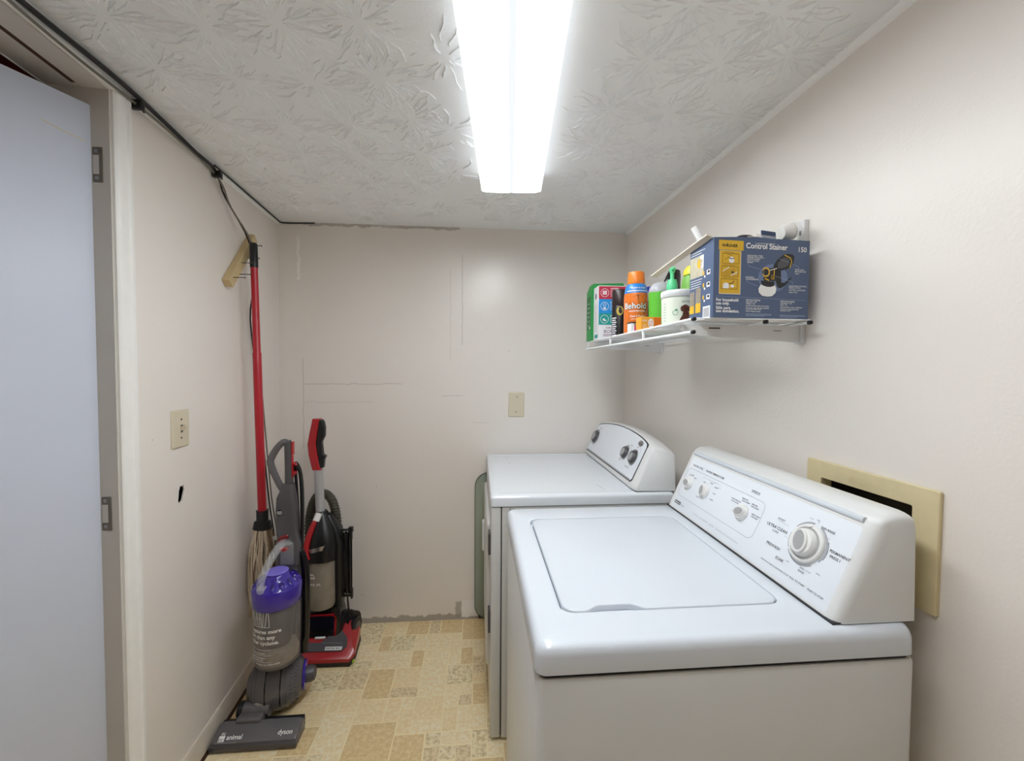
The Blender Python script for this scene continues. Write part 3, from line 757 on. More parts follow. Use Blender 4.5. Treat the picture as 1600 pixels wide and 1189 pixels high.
q = MB(M_ivory); q.box(-.008, .008, -.016, .016, .0055, .0075, .001, 1, MS); q.m(M_dgrey); q.rect(MS, -.0055, .0055, -.0125, .0125, .0077)
q.m(M_ivory); q.loft([[tuple(MS @ Vector(p)) for p in r_] for r_ in ([(-.005, -.007, .007), (.005, -.007, .007), (.005, .007, .007), (-.005, .007, .007)], [(-.004, .004, .022), (.004, .004, .022), (.004, .012, .020), (-.004, .012, .020)])])
q.build('toggle', sw)
bp_ = thing('blank_wall_plate', 'blank ivory cover plate with two screws on the back wall', 'wall plate', (.212, D, 1.113))
MB_ = frame_m((.2105, D, 1.179), (1, 0, 0), (0, 0, 1)) @ Matrix.Rotation(-.018, 4, 'Z')
plate(bp_, MB_, .086, .134, ((.003, .042), (-.002, -.040)), M_ivory)

# ------------------------------------------------------------------ nail board
nb = thing('nail_board', 'short pine board nailed slantwise on the wall as a broom hanger', 'hanger board', LW(1.70, 1.70))
ya, za, yb, zb = 1.700, 1.708, 1.895, 1.925
al = math.atan2(zb-za, yb-ya); Ln = math.hypot(zb-za, yb-ya)+.02
MN = frame_m(LW(ya, za, 0), (-AL*math.cos(al), math.cos(al), math.sin(al)), (AL*math.sin(al), -math.sin(al), math.cos(al)))
if (MN.to_3x3() @ Vector((0, 0, 1))).x < 0: MN = MN @ Matrix.Rotation(PI, 4, 'X')
q = MB(M_pine); q.box(-.01, Ln, -.019, .019, .0005, .030, .002, 1, MN); q.build('board', nb)
for s_ in (.020, .070, .120, .185, .245):
    q = MB(M_nail); p0 = MN @ Vector((s_, -.004+.012*math.sin(s_*60), .029)); d = Vector((1, .02, .01)).normalized()
    q.tube([p0, p0+d*.042], .0016, 8); q.tube([p0+d*.042, p0+d*.0435], .0038, 10); q.build('nail', nb)

# ------------------------------------------------------------------ cables
def single(mb, name, label, cat, group=None, origin=None, angle=38):
    o = mb.build(name, None, angle, origin=origin); return tag(o, label, cat, group)
r3 = random.Random(5)
q = MB(M_cable)
pts = [LW(y, 2.104+.004*math.sin(y*9)-(.012 if y < 1.2 else 0)*0, .022+.005*math.sin(y*7)) for y in (YF+.1, -.5, 0, .4, .7, .92, 1.05, 1.14, 1.23, 1.35, 1.50, 1.60)]
pts = [(p[0], p[1], H-.016-.004*math.sin(p[1]*9)) for p in pts]
dn_ = [LW(1.655, 2.075, .012), LW(1.70, 2.03, .010), LW(1.819, 1.892, .042), LW(1.86, 1.72, .036), LW(1.883, 1.58, .012), LW(1.953, 1.299, .010), LW(2.003, .998, .010), LW(2.051, .74, .010), LW(2.117, .493, .010), LW(2.13, .25, .010), LW(2.13, .05, .022)]
q.tube(pts+dn_, [.0062]*12+[.0034]*11, 8, smooth=4)
single(q, 'power_cable', 'black cable running along the ceiling corner and hanging down behind the mop', 'cable', origin=LW(1.6, 2.09))
q = MB(M_cableg)
pts2 = [(lx(y)+.017+.003*math.sin(y*11), y, H-.030-.003*math.sin(y*8)) for y in (YF+.1, -.3, .3, .7, .92, 1.05, 1.14, 1.23, 1.35)]+[(lx(1.60)+.010, 1.60, H-.028)]
pts2 += [LW(1.66, 2.06, .020), LW(1.72, 2.00, .020), LW(1.825, 1.885, .052), LW(1.865, 1.73, .046), LW(1.89, 1.58, .022), LW(1.96, 1.30, .020), LW(2.01, 1.0, .020), LW(2.058, .74, .020), LW(2.122, .5, .020), LW(2.145, .05, .022)]
q.tube(pts2, .0032, 8, smooth=4)
single(q, 'antenna_cable', 'thin grey cable twisted beside the black cable along the ceiling corner', 'cable', origin=LW(1.4, 2.09))
q = MB(M_cable)
q.tube([(lx(y)+.014, y, H-.006) for y in (1.62, 1.8, 2.0, 2.17)]+[(lx(D)+.018, D-.006, H-.006), (-.96, D-.005, H-.008), (-.90, D-.005, H-.006), (-.84, D-.005, H-.004)], .0032, 8, smooth=4)
single(q, 'thin_cable', 'thin black wire continuing along the ceiling edge into the back corner', 'cable', origin=LW(2.0, 2.11))
for y, z, lab in ((1.232, 2.094, 'small black cable clip on the ceiling corner next to the door casing'), (1.628, 2.088, 'small black cable clip where the cable turns down from the ceiling')):
    q = MB(M_black); q.box(-.004, .028, -.008, .008, -.012, .012, .003, 2, Matrix.Translation(LW(y, z, .006))); q.m(M_nail); q.ball(LW(y+.006, z-.013, .030), .004, 8)
    single(q, 'cable_clip', lab, 'cable clip', 'cable clips on the ceiling corner', LW(y, z))

# ------------------------------------------------------------------ mop
mo = thing('string_mop', 'string mop with a long red handle hanging on the wall', 'mop', (-.92, 1.84, .36))
mt_, mb_ = Vector((-.925, 1.800, 1.888)), Vector((-.922, 1.835, .745))
dm = (mb_-mt_).normalized()
q = MB(M_redh); q.tube([mt_+dm*.09, mt_+dm*.45, mt_+dm*.455, mb_-dm*.005], [.0135, .0145, .0165, .0165], 14); q.build('handle', mo)
q = MB(M_black); q.tube([mt_-dm*.0, mt_+dm*.004, mt_+dm*.10], [.012, .0152, .0152], 14); q.build('grip_cap', mo)
q = MB(M_black)
MC = Matrix.Translation(mb_)
q.lathe([(.022, .012), (.022, -.028), (.030, -.032), (.036, -.062), (.032, -.066), (.001, -.066)], MC, 20, 1.1, .75)
q.lathe([(.024, .012), (.024, .016), (.001, .017)], MC, 16); q.build('collar', mo)
q = MB(M_yarn)
M_yarns = [M_yarn, mat('cotton_yarn_dark', (128, 108, 86), .95, var=.35, vs_=60, spec=.1), mat('cotton_yarn_pale', (222, 206, 184), .95, var=.25, vs_=60, spec=.1)]
for i in range(130):
    q.m(r3.choice(M_yarns)); a = r3.uniform(0, 2*PI); rr = math.sqrt(r3.random())
    x0 = mb_.x+.030*rr*math.cos(a); y0 = mb_.y+.021*rr*math.sin(a); z0 = mb_.z-.058
    sx_ = r3.uniform(.85, 1.2)
    x1 = mb_.x-.002+.054*rr*math.cos(a)*sx_; y1 = mb_.y+.034*rr*math.sin(a)*sx_
    L_ = r3.uniform(.24, .33) if rr < .8 else r3.uniform(.20, .40)
    P = [(x0, y0, z0)]
    for k in range(1, 7):
        t_ = k/6; e = min(1, t_*2.4)
        P.append((max(x0+(x1-x0)*e+r3.uniform(-.004, .004), lx(y0)+.006), y0+(y1-y0)*e+r3.uniform(-.004, .004), z0-L_*t_))
    q.tube(P, r3.uniform(.0026, .0046), 5, smooth=2)
q.build('yarn', mo)

# ------------------------------------------------------------------ grey and purple ball vacuum
gv = thing('upright_vacuum', 'grey upright vacuum with a purple-topped clear bin standing on a ball', 'vacuum cleaner', (-.80, 1.64, 0))
q = MB(M_mgrey)
sec_ = [(0, .010), (.004, .034), (.030, .050), (.070, .057), (.084, .050), (.090, .016), (.086, .006), (.006, .006)]
rings = []
for x, e in ((-.948, .010), (-.944, .003), (-.936, 0), (-.664, 0), (-.655, .003), (-.650, .012)):
    rings.append([(x, 1.502+y+(e if y < .05 else -e), max(.006, z-e*.6)) for y, z in sec_])
q.loft(rings)
q.m(M_dgrey); q.box(-.950, -.648, 1.4985, 1.512, .006, .028, .003)
hd = q.build('cleaner_head', gv, angle=30)
MH = frame_m((-.948, 1.508, .0365), (1, 0, 0), (0, .024, .0148))
q = MB(M_wprint)
q.text(MH, 'dyson', .226, .012, .021, .0012, bold=.01, sx=1.05); q.build('maker_print', hd)
q = MB(M_wprint); q.text(MH, 'animal', .052, .006, .020, .0012, bold=.015, sx=1.05)
q.rect(MH, .026, .046, .000, .018, .0012); q.m(M_dgrey); q.text(MH, 'DC', .027, .002, .011, .0016, bold=.02); q.m(M_wprint); q.text(MH, 'DC', .030, .020, .010, .0012, bold=.02)
q.m(M_inkl); q.line(MH, [(.02, -.003), (.09, -.003)], .0008, .0012)
q.build('model_print', hd)
q = MB(M_black); q.box(-.945, -.868, 1.574, 1.592, .012, .052, .004); q.box(-.800, -.652, 1.574, 1.592, .012, .054, .004); q.build('rear_bumper', hd)
q = MB(M_mgrey)
q.tube([(-.905, 1.618, .064), (-.790, 1.618, .064)], .027, 18); q.box(-.892, -.802, 1.560, 1.622, .036, .070, .008, 3)
q.m(M_black); q.tube([(-.905, 1.618, .064), (-.885, 1.618, .064)], .0275, 18)
q.build('swivel_neck', gv)
q = MB(M_chrome); q.ball((-.828, 1.628, .086), (.032, .030, .022), 18); q.build('swivel_cap', gv)
# the ball: a barrel turned about its axle
RB = .103
MBall = Matrix.Translation((-.805, 1.705, RB+.003)) @ Matrix.Rotation(.24, 4, 'Z') @ Matrix.Rotation(PI/2, 4, 'Y') @ Matrix.Diagonal((1, 1, .9, 1))
q = MB(M_mgrey)
def br(x): return RB*math.sqrt(max(.05, 1-(abs(x)/.122)**2.3))
prof = [(.001, -.112), (.045, -.112)]
for i in range(29):
    x = -.110+.220*i/28; r_ = br(x)
    prof.append((r_, x))
prof += [(.050, .112), (.001, .112)]
q.lathe(prof, MBall, 48)
q.m(M_blackg)
for xg in (-.030, .028): q.lathe([(br(xg)-.002, xg-.0026), (br(xg)+.0006, xg-.0022), (br(xg)+.0006, xg+.0022), (br(xg)-.002, xg+.0026)], MBall, 48)
ball_ = q.build('ball', gv, angle=60)
q = MB(M_dgrey)
for i in range(40):
    a = 2*PI*i/40
    for x0, x1 in ((.062, .074), (.080, .088)):
        p0 = MBall @ Vector((br(x0)*math.cos(a), br(x0)*math.sin(a), x0)); p1 = MBall @ Vector((br(x1)*math.cos(a+.05), br(x1)*math.sin(a+.05), x1))
        q.tube([p0, p1], .0022, 5)
for xg in (-.085, -.07, .05, .094): q.lathe([(br(xg)-.002, xg-.001), (br(xg)+.0012, xg-.0008), (br(xg)+.0012, xg+.0008), (br(xg)-.002, xg+.001)], MBall, 48)
q.build('tread', ball_)
q = MB(M_purple); q.lathe([(.056, .108), (.056, .115), (.044, .118), (.001, .118)], MBall, 32); q.build('hub_ring', ball_)
q = MB(M_dgrey); q.lathe([(.030, .112), (.031, .138), (.026, .152), (.014, .158), (.001, .159)], MBall, 28); q.build('axle_knob', ball_)
# bin
cbx, cby = -.775, 1.645
TB = Matrix.Translation((cbx, cby, 0))
q = MB(M_dgrey); q.lathe([(.030, .222), (.060, .228), (.074, .240), (.076, .248), (.001, .248)], TB, 36); q.build('bin_base', gv)
q = MB(M_bin); q.lathe([(.060, .240), (.078, .246), (.0795, .252), (.0805, .470), (.078, .474), (.0001, .474)], TB, 44); bn = q.build('dust_bin', gv)
q = MB(mat('pale_dust', (176, 162, 142), .95, var=.35, vs_=40)); q.lathe([(.001, .2505), (.072, .2505), (.0745, .275), (.066, .298), (.050, .305), (.001, .306)], TB, 30); q.build('dust', bn)
q = MB(M_dgrey); q.lathe([(.030, .307), (.048, .31), (.052, .33), (.058, .40), (.064, .468), (.001, .468)], TB, 30); q.build('cyclone_core', bn)
q = MB(M_wprint)
def cylmap(a0, z0, r=.0812):
    return lambda x, y: (cbx+r*math.sin(a0+x/r), cby-r*math.cos(a0+x/r), z0+y)
for k, s_ in enumerate(('Captures more', 'dirt than any', 'other cyclone.')):
    q.text(None, s_, 0, 0, .0205, cyl=cylmap(-.98, .388-.0215*k), bold=.018)
for k, (s_, z) in enumerate((('No loss of suction.', .310), ('Certified allergens', .293), ('and bacteria out.', .284), ('5 year warranty, no extra costs', .268))):
    q.text(None, s_, 0, 0, .0095, cyl=cylmap(-.98, z), bold=.01)
def arcline(za, a0, a1, w, zb=None, n=14):
    zb = za if zb is None else zb; r = .0812
    for i in range(n):
        t0, t1 = a0+(a1-a0)*i/n, a0+(a1-a0)*(i+1)/n; z0_, z1_ = za+(zb-za)*i/n, za+(zb-za)*(i+1)/n
        if abs(a1-a0) < .25: d = w/2/r; pp = [(t0-d, z0_), (t0+d, z0_), (t1+d, z1_), (t1-d, z1_)]
        else: pp = [(t0, z0_-w/2), (t1, z1_-w/2), (t1, z1_+w/2), (t0, z0_+w/2)]
        q.poly([(cbx+r*math.sin(t), cby-r*math.cos(t), z) for t, z in pp])
for z in (.326, .305, .279): arcline(z, -.98, .15, .0012)
for a0, a1 in ((-.95, -1.02), (-.80, -.86), (-.74, -.70), (-.58, -.60), (-.52, -.44), (-.36, -.34), (-.30, -.24), (-.16, -.20), (.0, -.10), (.06, .10)):
    arcline(.468, a0, a1, .0016, .412, 5)
arcline(.412, -1.0, .10, .0012); arcline(.445, -.86, -.62, .0012, .440); arcline(.445, -.55, -.30, .0012, .440)
q.build('bin_print', bn)
q = MB(M_purple)
q.lathe([(.0815, .466), (.0855, .470), (.0865, .500), (.0875, .530), (.084, .540), (.060, .556), (.046, .566), (.044, .578), (.036, .583), (.001, .584)], TB, 44)
for i in range(14):
    a = 2*PI*i/14
    MM = TB @ Matrix.Rotation(a, 4, 'Z') @ Matrix.Translation((.064, 0, .547)) @ Matrix.Rotation(.55, 4, 'Y')
    q.ball((0, 0, 0), (.021, .0115, .012), 12, MM)
q.m(mat('lilac_plastic', (128, 116, 216), .22, var=.1)); q.lathe([(.040, .5832), (.041, .586), (.034, .590), (.020, .588), (.001, .5885)], TB, 32)
cy = q.build('cyclone_cap', gv, angle=60)
q = MB(mat('deep_violet', (40, 22, 118), .25, var=.1))
for i in range(14):
    a = 2*PI*i/14
    MM = TB @ Matrix.Rotation(a, 4, 'Z') @ Matrix.Translation((.066, 0, .557)) @ Matrix.Rotation(.62, 4, 'Y')
    q.lathe([(.0075, 0), (.0085, .002), (.006, .0035), (.001, .0025)], MM, 14, 1.5, .8)
q.build('cyclone_pod', cy)
q = MB(M_clear)
hp = [(-.756, 1.700, .672), (-.762, 1.672, .684), (-.772, 1.630, .668), (-.782, 1.588, .632), (-.792, 1.562, .592), (-.792, 1.558, .560)]
q.tube(hp, [.011, .013, .0125, .0115, .011, .012], 12, 1.35, smooth=4); q.ball((-.792, 1.555, .558), (.015, .008, .016), 14)
q.box(-.785, -.735, 1.690, 1.715, .585, .675, .006); q.build('bin_handle', gv)
# spine, wand, handle
q = MB(M_dgrey); q.loft([[(x, y, z) for x, y in rrect(-.77-w, -.77+w, 1.730-d, 1.730+d, .018)] for z, w, d in ((.18, .040, .030), (.25, .046, .034), (.55, .044, .034), (.60, .040, .030))]); q.build('spine', gv)
q = MB(M_dgrey)
q.loft([[(x, y, z) for x, y in rrect(cx-w, cx+w, 1.728-d, 1.728+d, .014)] for z, cx, w, d in ((.575, -.765, .044, .028), (.655, -.768, .043, .030), (.69, -.768, .038, .028), (.70, -.770, .037, .028), (.80, -.772, .037, .028), (.850, -.772, .034, .026), (.880, -.767, .026, .022), (.905, -.764, .020, .020))])
wn = q.build('wand', gv)
q = MB(mat('dark_red_release', (112, 22, 30), .3)); q.ball((-.776, 1.699, .690), (.024, .007, .0125), 16, Matrix.Translation((-.776, 1.699, .690)) @ Matrix.Rotation(-.5, 4, 'Y') @ Matrix.Translation((.776, -1.699, -.690))); q.build('release_button', wn)
q = MB(M_red); q.ball((-.772, 1.696, .648), (.020, .008, .010), 14); q.build('bin_latch', wn)
q = MB(M_chrome); q.box(-.812, -.796, 1.696, 1.702, .685, .702, .003); q.build('latch_trim', wn)
q = MB(M_blackg); MG = frame_m((-.788, 1.6995, .795), (1, 0, 0), (0, 0, 1)); q.disc(MG, 0, 0, .0115, h=.0006)
q.m(M_wprint)
for z, w in ((-.006, .007), (-.001, .0105), (.004, .009)): q.rect(MG, -w, w, z-.0010, z+.0010, .001)
q.build('emblem', wn)
q = MB(M_dgrey)
q.tube([(-.762, 1.728, .88), (-.762, 1.728, .97), (-.763, 1.726, 1.06), (-.766, 1.725, 1.078)], [.0165, .0155, .0155, .013], 14, smooth=3)
q.m(M_mgrey)
q.tube([(-.766, 1.724, 1.072), (-.782, 1.724, 1.074), (-.805, 1.722, 1.050), (-.826, 1.720, 1.012), (-.830, 1.720, .992), (-.820, 1.722, .955), (-.800, 1.725, .905), (-.782, 1.727, .870)], [.012, .0125, .013, .0135, .0135, .0130, .0125, .011], 14, smooth=4)
q.build('handle_loop', wn)
q = MB(M_red); q.box(-.749, -.743, 1.716, 1.738, 1.022, 1.076, .002); q.box(-.749, -.7455, 1.718, 1.736, .93, 1.02, .0015)
q.tube([(-.748, 1.728, .985), (-.738, 1.728, .987), (-.735, 1.726, .978)], .006, 8); q.tube([(-.748, 1.728, .950), (-.738, 1.728, .945), (-.735, 1.726, .952)], .006, 8); q.build('cord_hook', wn)
q = MB(M_black)
for k in range(4):
    dx, dy = (.0045*(k % 2), .008*(k//2)-.002)
    q.tube([(-.742, 1.735+dy, .40), (-.731+dx, 1.752+dy, .62), (-.725+dx, 1.752+dy, .80), (-.728+dx, 1.746+dy, .935), (-.737, 1.732+dy, .975+.004*k), (-.745, 1.745+dy, .955), (-.742, 1.757+dy, .75), (-.744, 1.757+dy, .50)], .0044, 7, smooth=4)
q.build('power_cord', gv)
q = MB(M_blackg); q.tube([(-.715, 1.735, .20), (-.706, 1.735, .30), (-.704, 1.735, .52), (-.716, 1.738, .60), (-.735, 1.742, .63)], [.014, .016, .016, .014, .012], 12, smooth=4); q.build('air_duct', gv)

# ------------------------------------------------------------------ red and black upright vacuum
rv = thing('upright_vacuum', 'red and black upright vacuum with a grey hose behind its silver handle', 'vacuum cleaner', (-.72, 2.02, 0))
FBx0, FBx1, FBy = -.865, -.570, 1.902
q = MB(M_black); q.loft([at_z([(FBx0, FBy+.006), (FBx1-.012, FBy), (FBx1+.002, FBy+.040), (FBx1-.01, 2.08), (FBx0+.02, 2.08), (FBx0, 2.03)], z) for z in (.006, .026)])
for x in (FBx0+.03, FBx1-.03): q.tube([(x, 1.94, .012), (x+.02, 1.94, .012)], .012, 12)
q.build('base_plate', rv)
q = MB(M_red)
lowr = [(FBx0, FBy+.004), (FBx1-.016, FBy-.001), (FBx1, FBy+.038), (FBx1-.012, 2.075), (FBx0+.02, 2.075), (FBx0, 2.03)]
q.loft([at_z(lowr, .024), [(x, y, z) for (x, y), z in zip(lowr, (.040, .040, .044, .10, .10, .09))],
        [(FBx0+.012, FBy+.020, .056), (-.615, FBy+.016, .052), (FBx1-.014, FBy+.046, .072), (-.618, 2.030, .150), (-.70, 2.035, .156), (FBx0+.012, 2.03, .150)]])
q.build('nozzle_cover', rv, angle=25)
MNz = frame_m((-.850, FBy+.0005, .027), (1, -.02, 0), (0, .06, 1))
MT = frame_m((-.853, FBy+.021, .0585), (1, -.016, -.014), (0, .113, .096))
q = MB(M_dgrey)
nzp = [(.02, .008), (.228, .008), (.248, .030), (.240, .066), (.212, .094), (.180, .098), (.145, .062), (.125, .044), (.02, .046)]
q.prism(nzp, .0065, MT, .0015, 1, True, -.006)
q.m(M_chrome); q.line(MT, [(.13, .044), (.225, .040)], .001, .007)
q.m(M_wprint); q.rect(MT, .152, .228, .012, .026, .0072); q.m(M_black); q.text(MT, 'ENDURA MAX', .156, .0155, .0105, .0076, bold=.02)
q.build('nozzle_window', rv)
q = MB(M_wprint); q.box(-.760, -.712, 1.962, 1.980, .098, .106, .003); q.build('height_switch', rv)
q = MB(M_blackg)
q.loft([at_z([(x, y) for x, y in rrect(-.74-w, -.74+w, 2.03-d0, 2.03+d1, .028)], z) for z, w, d0, d1 in ((.07, .105, .055, .07), (.12, .098, .060, .07), (.20, .088, .052, .065), (.235, .080, .045, .06))])
q.build('motor_housing', rv)
q = MB(M_red)
Mp = frame_m((-.805, 1.9725, .098), (1, 0, 0), (0, .05, .99))
pl_ = rrect(0, .135, 0, .108, .022, 5)
q.line(Mp, [(x+.004*(y/.108), y) for x, y in pl_], .009, .0035, True)
for a_, b2 in (((.006, .105), (.13, .112)),): q.line(Mp, [a_, b2], .006, .004)
q.build('brush_window_trim', rv)
q = MB(mat('deep_navy_window', (20, 20, 34), .12)); q.prism(rrect(.004, .131, .004, .104, .018, 5), .003, Mp, 0, 1, True, -.01); q.build('brush_window', rv)
q = MB(M_black); q.tube([(-.655, 2.075, .115), (-.604, 2.055, .115)], .052, 24); q.tube([(-.668, 2.05, .12), (-.63, 2.04, .12)], .062, 24)
q.build('wheel_arch', rv)
q = MB(M_black); q.tube([(-.606, 2.050, .100), (-.588, 2.046, .100)], [.046, .046], 28); q.m(M_dgrey); q.tube([(-.590, 2.0465, .100), (-.584, 2.0455, .100)], .026, 20); q.build('rear_wheel', rv)
q = MB(mat('lime_edge_bumper', (176, 204, 70), .5)); q.box(-.582, -.568, 1.918, 1.934, .006, .018, .003); q.build('edge_bumper', rv)
# dust cup
TD = Matrix.Translation((-.742, 2.005, 0))
q = MB(M_bing); q.lathe([(.050, .232), (.062, .240), (.0665, .255), (.0690, .47), (.066, .480), (.0001, .480)], TD, 40, 1.0, .9); dc = q.build('dust_cup', rv)
q = MB(mat('grey_dust', (140, 128, 112), .95, var=.4, vs_=30)); q.lathe([(.001, .243), (.058, .243), (.062, .29), (.060, .36), (.045, .40), (.001, .405)], TD, 30, 1, .88); q.build('dust', dc)
q = MB(M_dgrey); q.lathe([(.02, .405), (.028, .41), (.034, .475), (.001, .475)], TD, 24); q.build('filter', dc)
cmap = lambda a0, z0: (lambda x, y: (-.742+.070*math.sin(a0+x/.070), 2.005-.0635*math.cos(a0+x/.070), z0+y))
q = MB(M_wprint)
q.text(None, 'Dirt', 0, 0, .0165, cyl=cmap(-.56, .410), bold=.03); q.text(None, 'Devil', 0, 0, .0165, cyl=cmap(-.58, .396), bold=.03); q.build('maker_print', dc)
q = MB(M_wprint); q.text(None, 'MAX XL', 0, 0, .0155, cyl=cmap(-.62, .364), bold=.01, sx=1.15); q.build('model_print', dc)
q = MB(M_black)
def rr_at(cx, cy, w, d, z, sh=0.): return [(x+sh, y, z) for x, y in rrect(cx-w, cx+w, cy-d, cy+d, min(w, d)*.75, 6)]
q.loft([rr_at(-.742, 2.01, .0735, .070, .470), rr_at(-.742, 2.01, .0745, .072, .505), rr_at(-.738, 2.015, .073, .072, .545), rr_at(-.738, 2.022, .062, .062, .595), rr_at(-.744, 2.03, .040, .045, .645), rr_at(-.752, 2.035, .024, .026, .685)])
up_ = q.build('upper_housing', rv, angle=50)
q = MB(M_black); q.loft([rr_at(-.672, 2.035, .020, .035, .22), rr_at(-.668, 2.035, .024, .04, .34), rr_at(-.668, 2.035, .026, .044, .52), rr_at(-.690, 2.04, .030, .040, .60), rr_at(-.725, 2.045, .020, .022, .665)]); q.build('side_frame', rv, angle=50)
q = MB(M_red)
q.tube([(-.752, 1.998, .676), (-.770, 1.972, .625), (-.784, 1.950, .565), (-.786, 1.938, .520), (-.775, 1.936, .490)], [.010, .013, .014, .014, .011], 10, 1.0, smooth=4); q.build('carry_handle', up_)
q = MB(M_wprint); q.tube([(-.748, 2.001, .684), (-.757, 1.985, .652)], [.015, .0150], 12); q.build('handle_button', up_)
q = MB(M_chrome)
ar = []
for i in range(12):
    a = -.42+1.0*i/11
    ar.append((a, .530+.012*math.sin((a+.3)*1.6)))
for i in range(11):
    (a0, z0), (a1, z1) = ar[i], ar[i+1]
    P_ = lambda a, z: (-.742+.0770*math.sin(a), 2.012-.0755*math.cos(a), z)
    q.poly([P_(a0, z0-.012), P_(a1, z1-.012), P_(a1, z1+.008), P_(a0, z0+.008)])
q.build('cyclone_badge', up_)
q = MB(M_black); q.tube([(-.86, 1.98, .45), (-.84, 1.962, .478), (-.80, 1.945, .492)], .009, 8); q.build('wand_clip', rv)
q = MB(M_black); q.tube([(-.842, 2.02, .10), (-.838, 2.02, .30), (-.836, 2.02, .50)], .020, 12); q.build('wand_tube', rv)
# handle
q = MB(mat('silver_tube', (188, 189, 192), .35, metal=.3, var=.04)); q.tube([(-.754, 2.035, .665), (-.760, 2.028, .895)], .0205, 22); q.build('handle_tube', rv)
q = MB(M_red)
q.loft([[(x, y, z) for x, y in rrect(cx-w, cx+w, 2.025-.019, 2.025+.019, .008, 4)] for z, cx, w in ((.888, -.761, .021), (.92, -.769, .0205), (.96, -.778, .020), (1.01, -.783, .0195), (1.06, -.777, .0175), (1.11, -.766, .0175), (1.128, -.762, .0185), (1.132, -.762, .017))])
hg = q.build('handle', rv, angle=50)
q = MB(M_black)
q.loft([[(x, y, z) for x, y in rrect(cx-w, cx+w, 2.025-.016, 2.025+.016, .006, 3)] for z, cx, w in ((.898, -.744, .012), (.935, -.742, .014), (.952, -.736, .016), (.962, -.746, .012), (1.02, -.752, .013), (1.05, -.741, .016), (1.09, -.739, .015), (1.118, -.742, .012), (1.127, -.745, .008))])
q.build('grip', hg, angle=50)
# hose: corrugated arch
q = MB(M_olive)
hpts = [(-.826, 2.10, .34), (-.832, 2.10, .52), (-.826, 2.095, .64), (-.800, 2.09, .722), (-.762, 2.09, .752), (-.722, 2.09, .722), (-.700, 2.092, .64), (-.698, 2.095, .52), (-.700, 2.095, .36)]
fine = []
n_ = len(hpts)
for i in range(n_-1):
    a, b2, c2, d2 = [Vector(hpts[min(max(i+k, 0), n_-1)]) for k in (-1, 0, 1, 2)]
    for k in range(26):
        t_ = k/26; fine.append(.5*((2*b2)+(c2-a)*t_+(2*a-5*b2+4*c2-d2)*t_*t_+(3*b2-a-3*c2+d2)*t_**3))
q.tube(fine, [(.0225 if i % 4 < 2 else .0195) for i in range(len(fine))], 14); q.build('hose', rv, angle=80)
# wound cord on its hooks
q = MB(M_blackg)
for k in range(11):
    x_ = -.660+.0048*k+r3.uniform(-.001, .001); y_ = 2.03+r3.uniform(-.006, .006); zt = .575+r3.uniform(-.012, .006); zb_ = .285+r3.uniform(-.01, .012)
    q.tube([(x_, y_-.012, zb_+.02), (x_+.001, y_-.016, .43), (x_, y_-.012, zt-.02), (x_, y_, zt), (x_, y_+.012, zt-.02), (x_, y_+.014, .43), (x_, y_+.012, zb_+.02), (x_, y_, zb_)], .0036, 7, smooth=3, closed=True)
q.tube([(-.630, 2.012, .33), (-.622, 2.008, .27), (-.617, 2.006, .215), (-.610, 2.004, .180)], [.0036, .0040, .0046, .0062], 8, smooth=3)
q.build('power_cord', rv)
q = MB(M_black); q.box(-.668, -.605, 2.022, 2.038, .586, .594, .003); q.box(-.622, -.600, 2.018, 2.042, .578, .604, .004); q.box(-.612, -.604, 2.022, 2.038, .54, .59, .003); q.build('cord_hook', rv)
q = MB(M_black); q.box(-.668, -.605, 2.022, 2.038, .262, .270, .003); q.box(-.612, -.603, 2.020, 2.04, .252, .30, .003); q.build('cord_hook', rv)

# ------------------------------------------------------------------ wire shelf
SZ, SX0, SX1, SY0, SY1 = 1.500, .515, .812, .950, 1.905
sh = thing('wire_shelf', 'white wire shelf on two metal brackets fixed to the wall above the machines', 'shelf', (.83, 1.42, 1.456))
q = MB(M_wire)
q.tube([(SX0, SY0-.002, SZ), (SX0, SY1, SZ)], .0042, 10); q.build('front_rail', sh)
q = MB(M_wire); q.tube([(SX0-.001, SY0-.001, SZ-.031), (SX0-.001, SY1+.02, SZ-.031)], .0044, 10); q.build('lower_rail', sh)
q = MB(M_wire)
for x in (SX1-.115, SX1): q.tube([(x, SY0-.002, SZ-.004), (x, SY1, SZ-.004)], .0036, 10)
q.build('support_rail', sh)
q = MB(M_wire)
nw = 37
for i in range(nw):
    y = SY0+.004+(SY1-SY0-.006)*i/(nw-1)
    q.tube([(SX0, y, SZ+.001), (SX0, y, SZ+.0022), (SX0+.004, y, SZ+.0028), (SX1+.003, y, SZ+.0028)], .0016, 6)
q.build('wire_deck', sh)
for y in (SY0+.30, SY0+.62, SY1-.01):
    q = MB(M_wire); q.box(SX0-.004, SX0+.003, y-.003, y+.003, SZ-.034, SZ+.003, .0015); q.build('lip_post', sh)
for (x, z) in ((SX0, SZ), (SX0-.001, SZ-.031), (SX1-.115, SZ-.004), (SX1, SZ-.004)):
    q = MB(M_black); q.tube([(x, SY0-.004, z), (x, SY0+.004, z)], .0050, 12); q.ball((x, SY0-.004, z), (.005, .002, .005), 10); q.build('end_cap', sh)
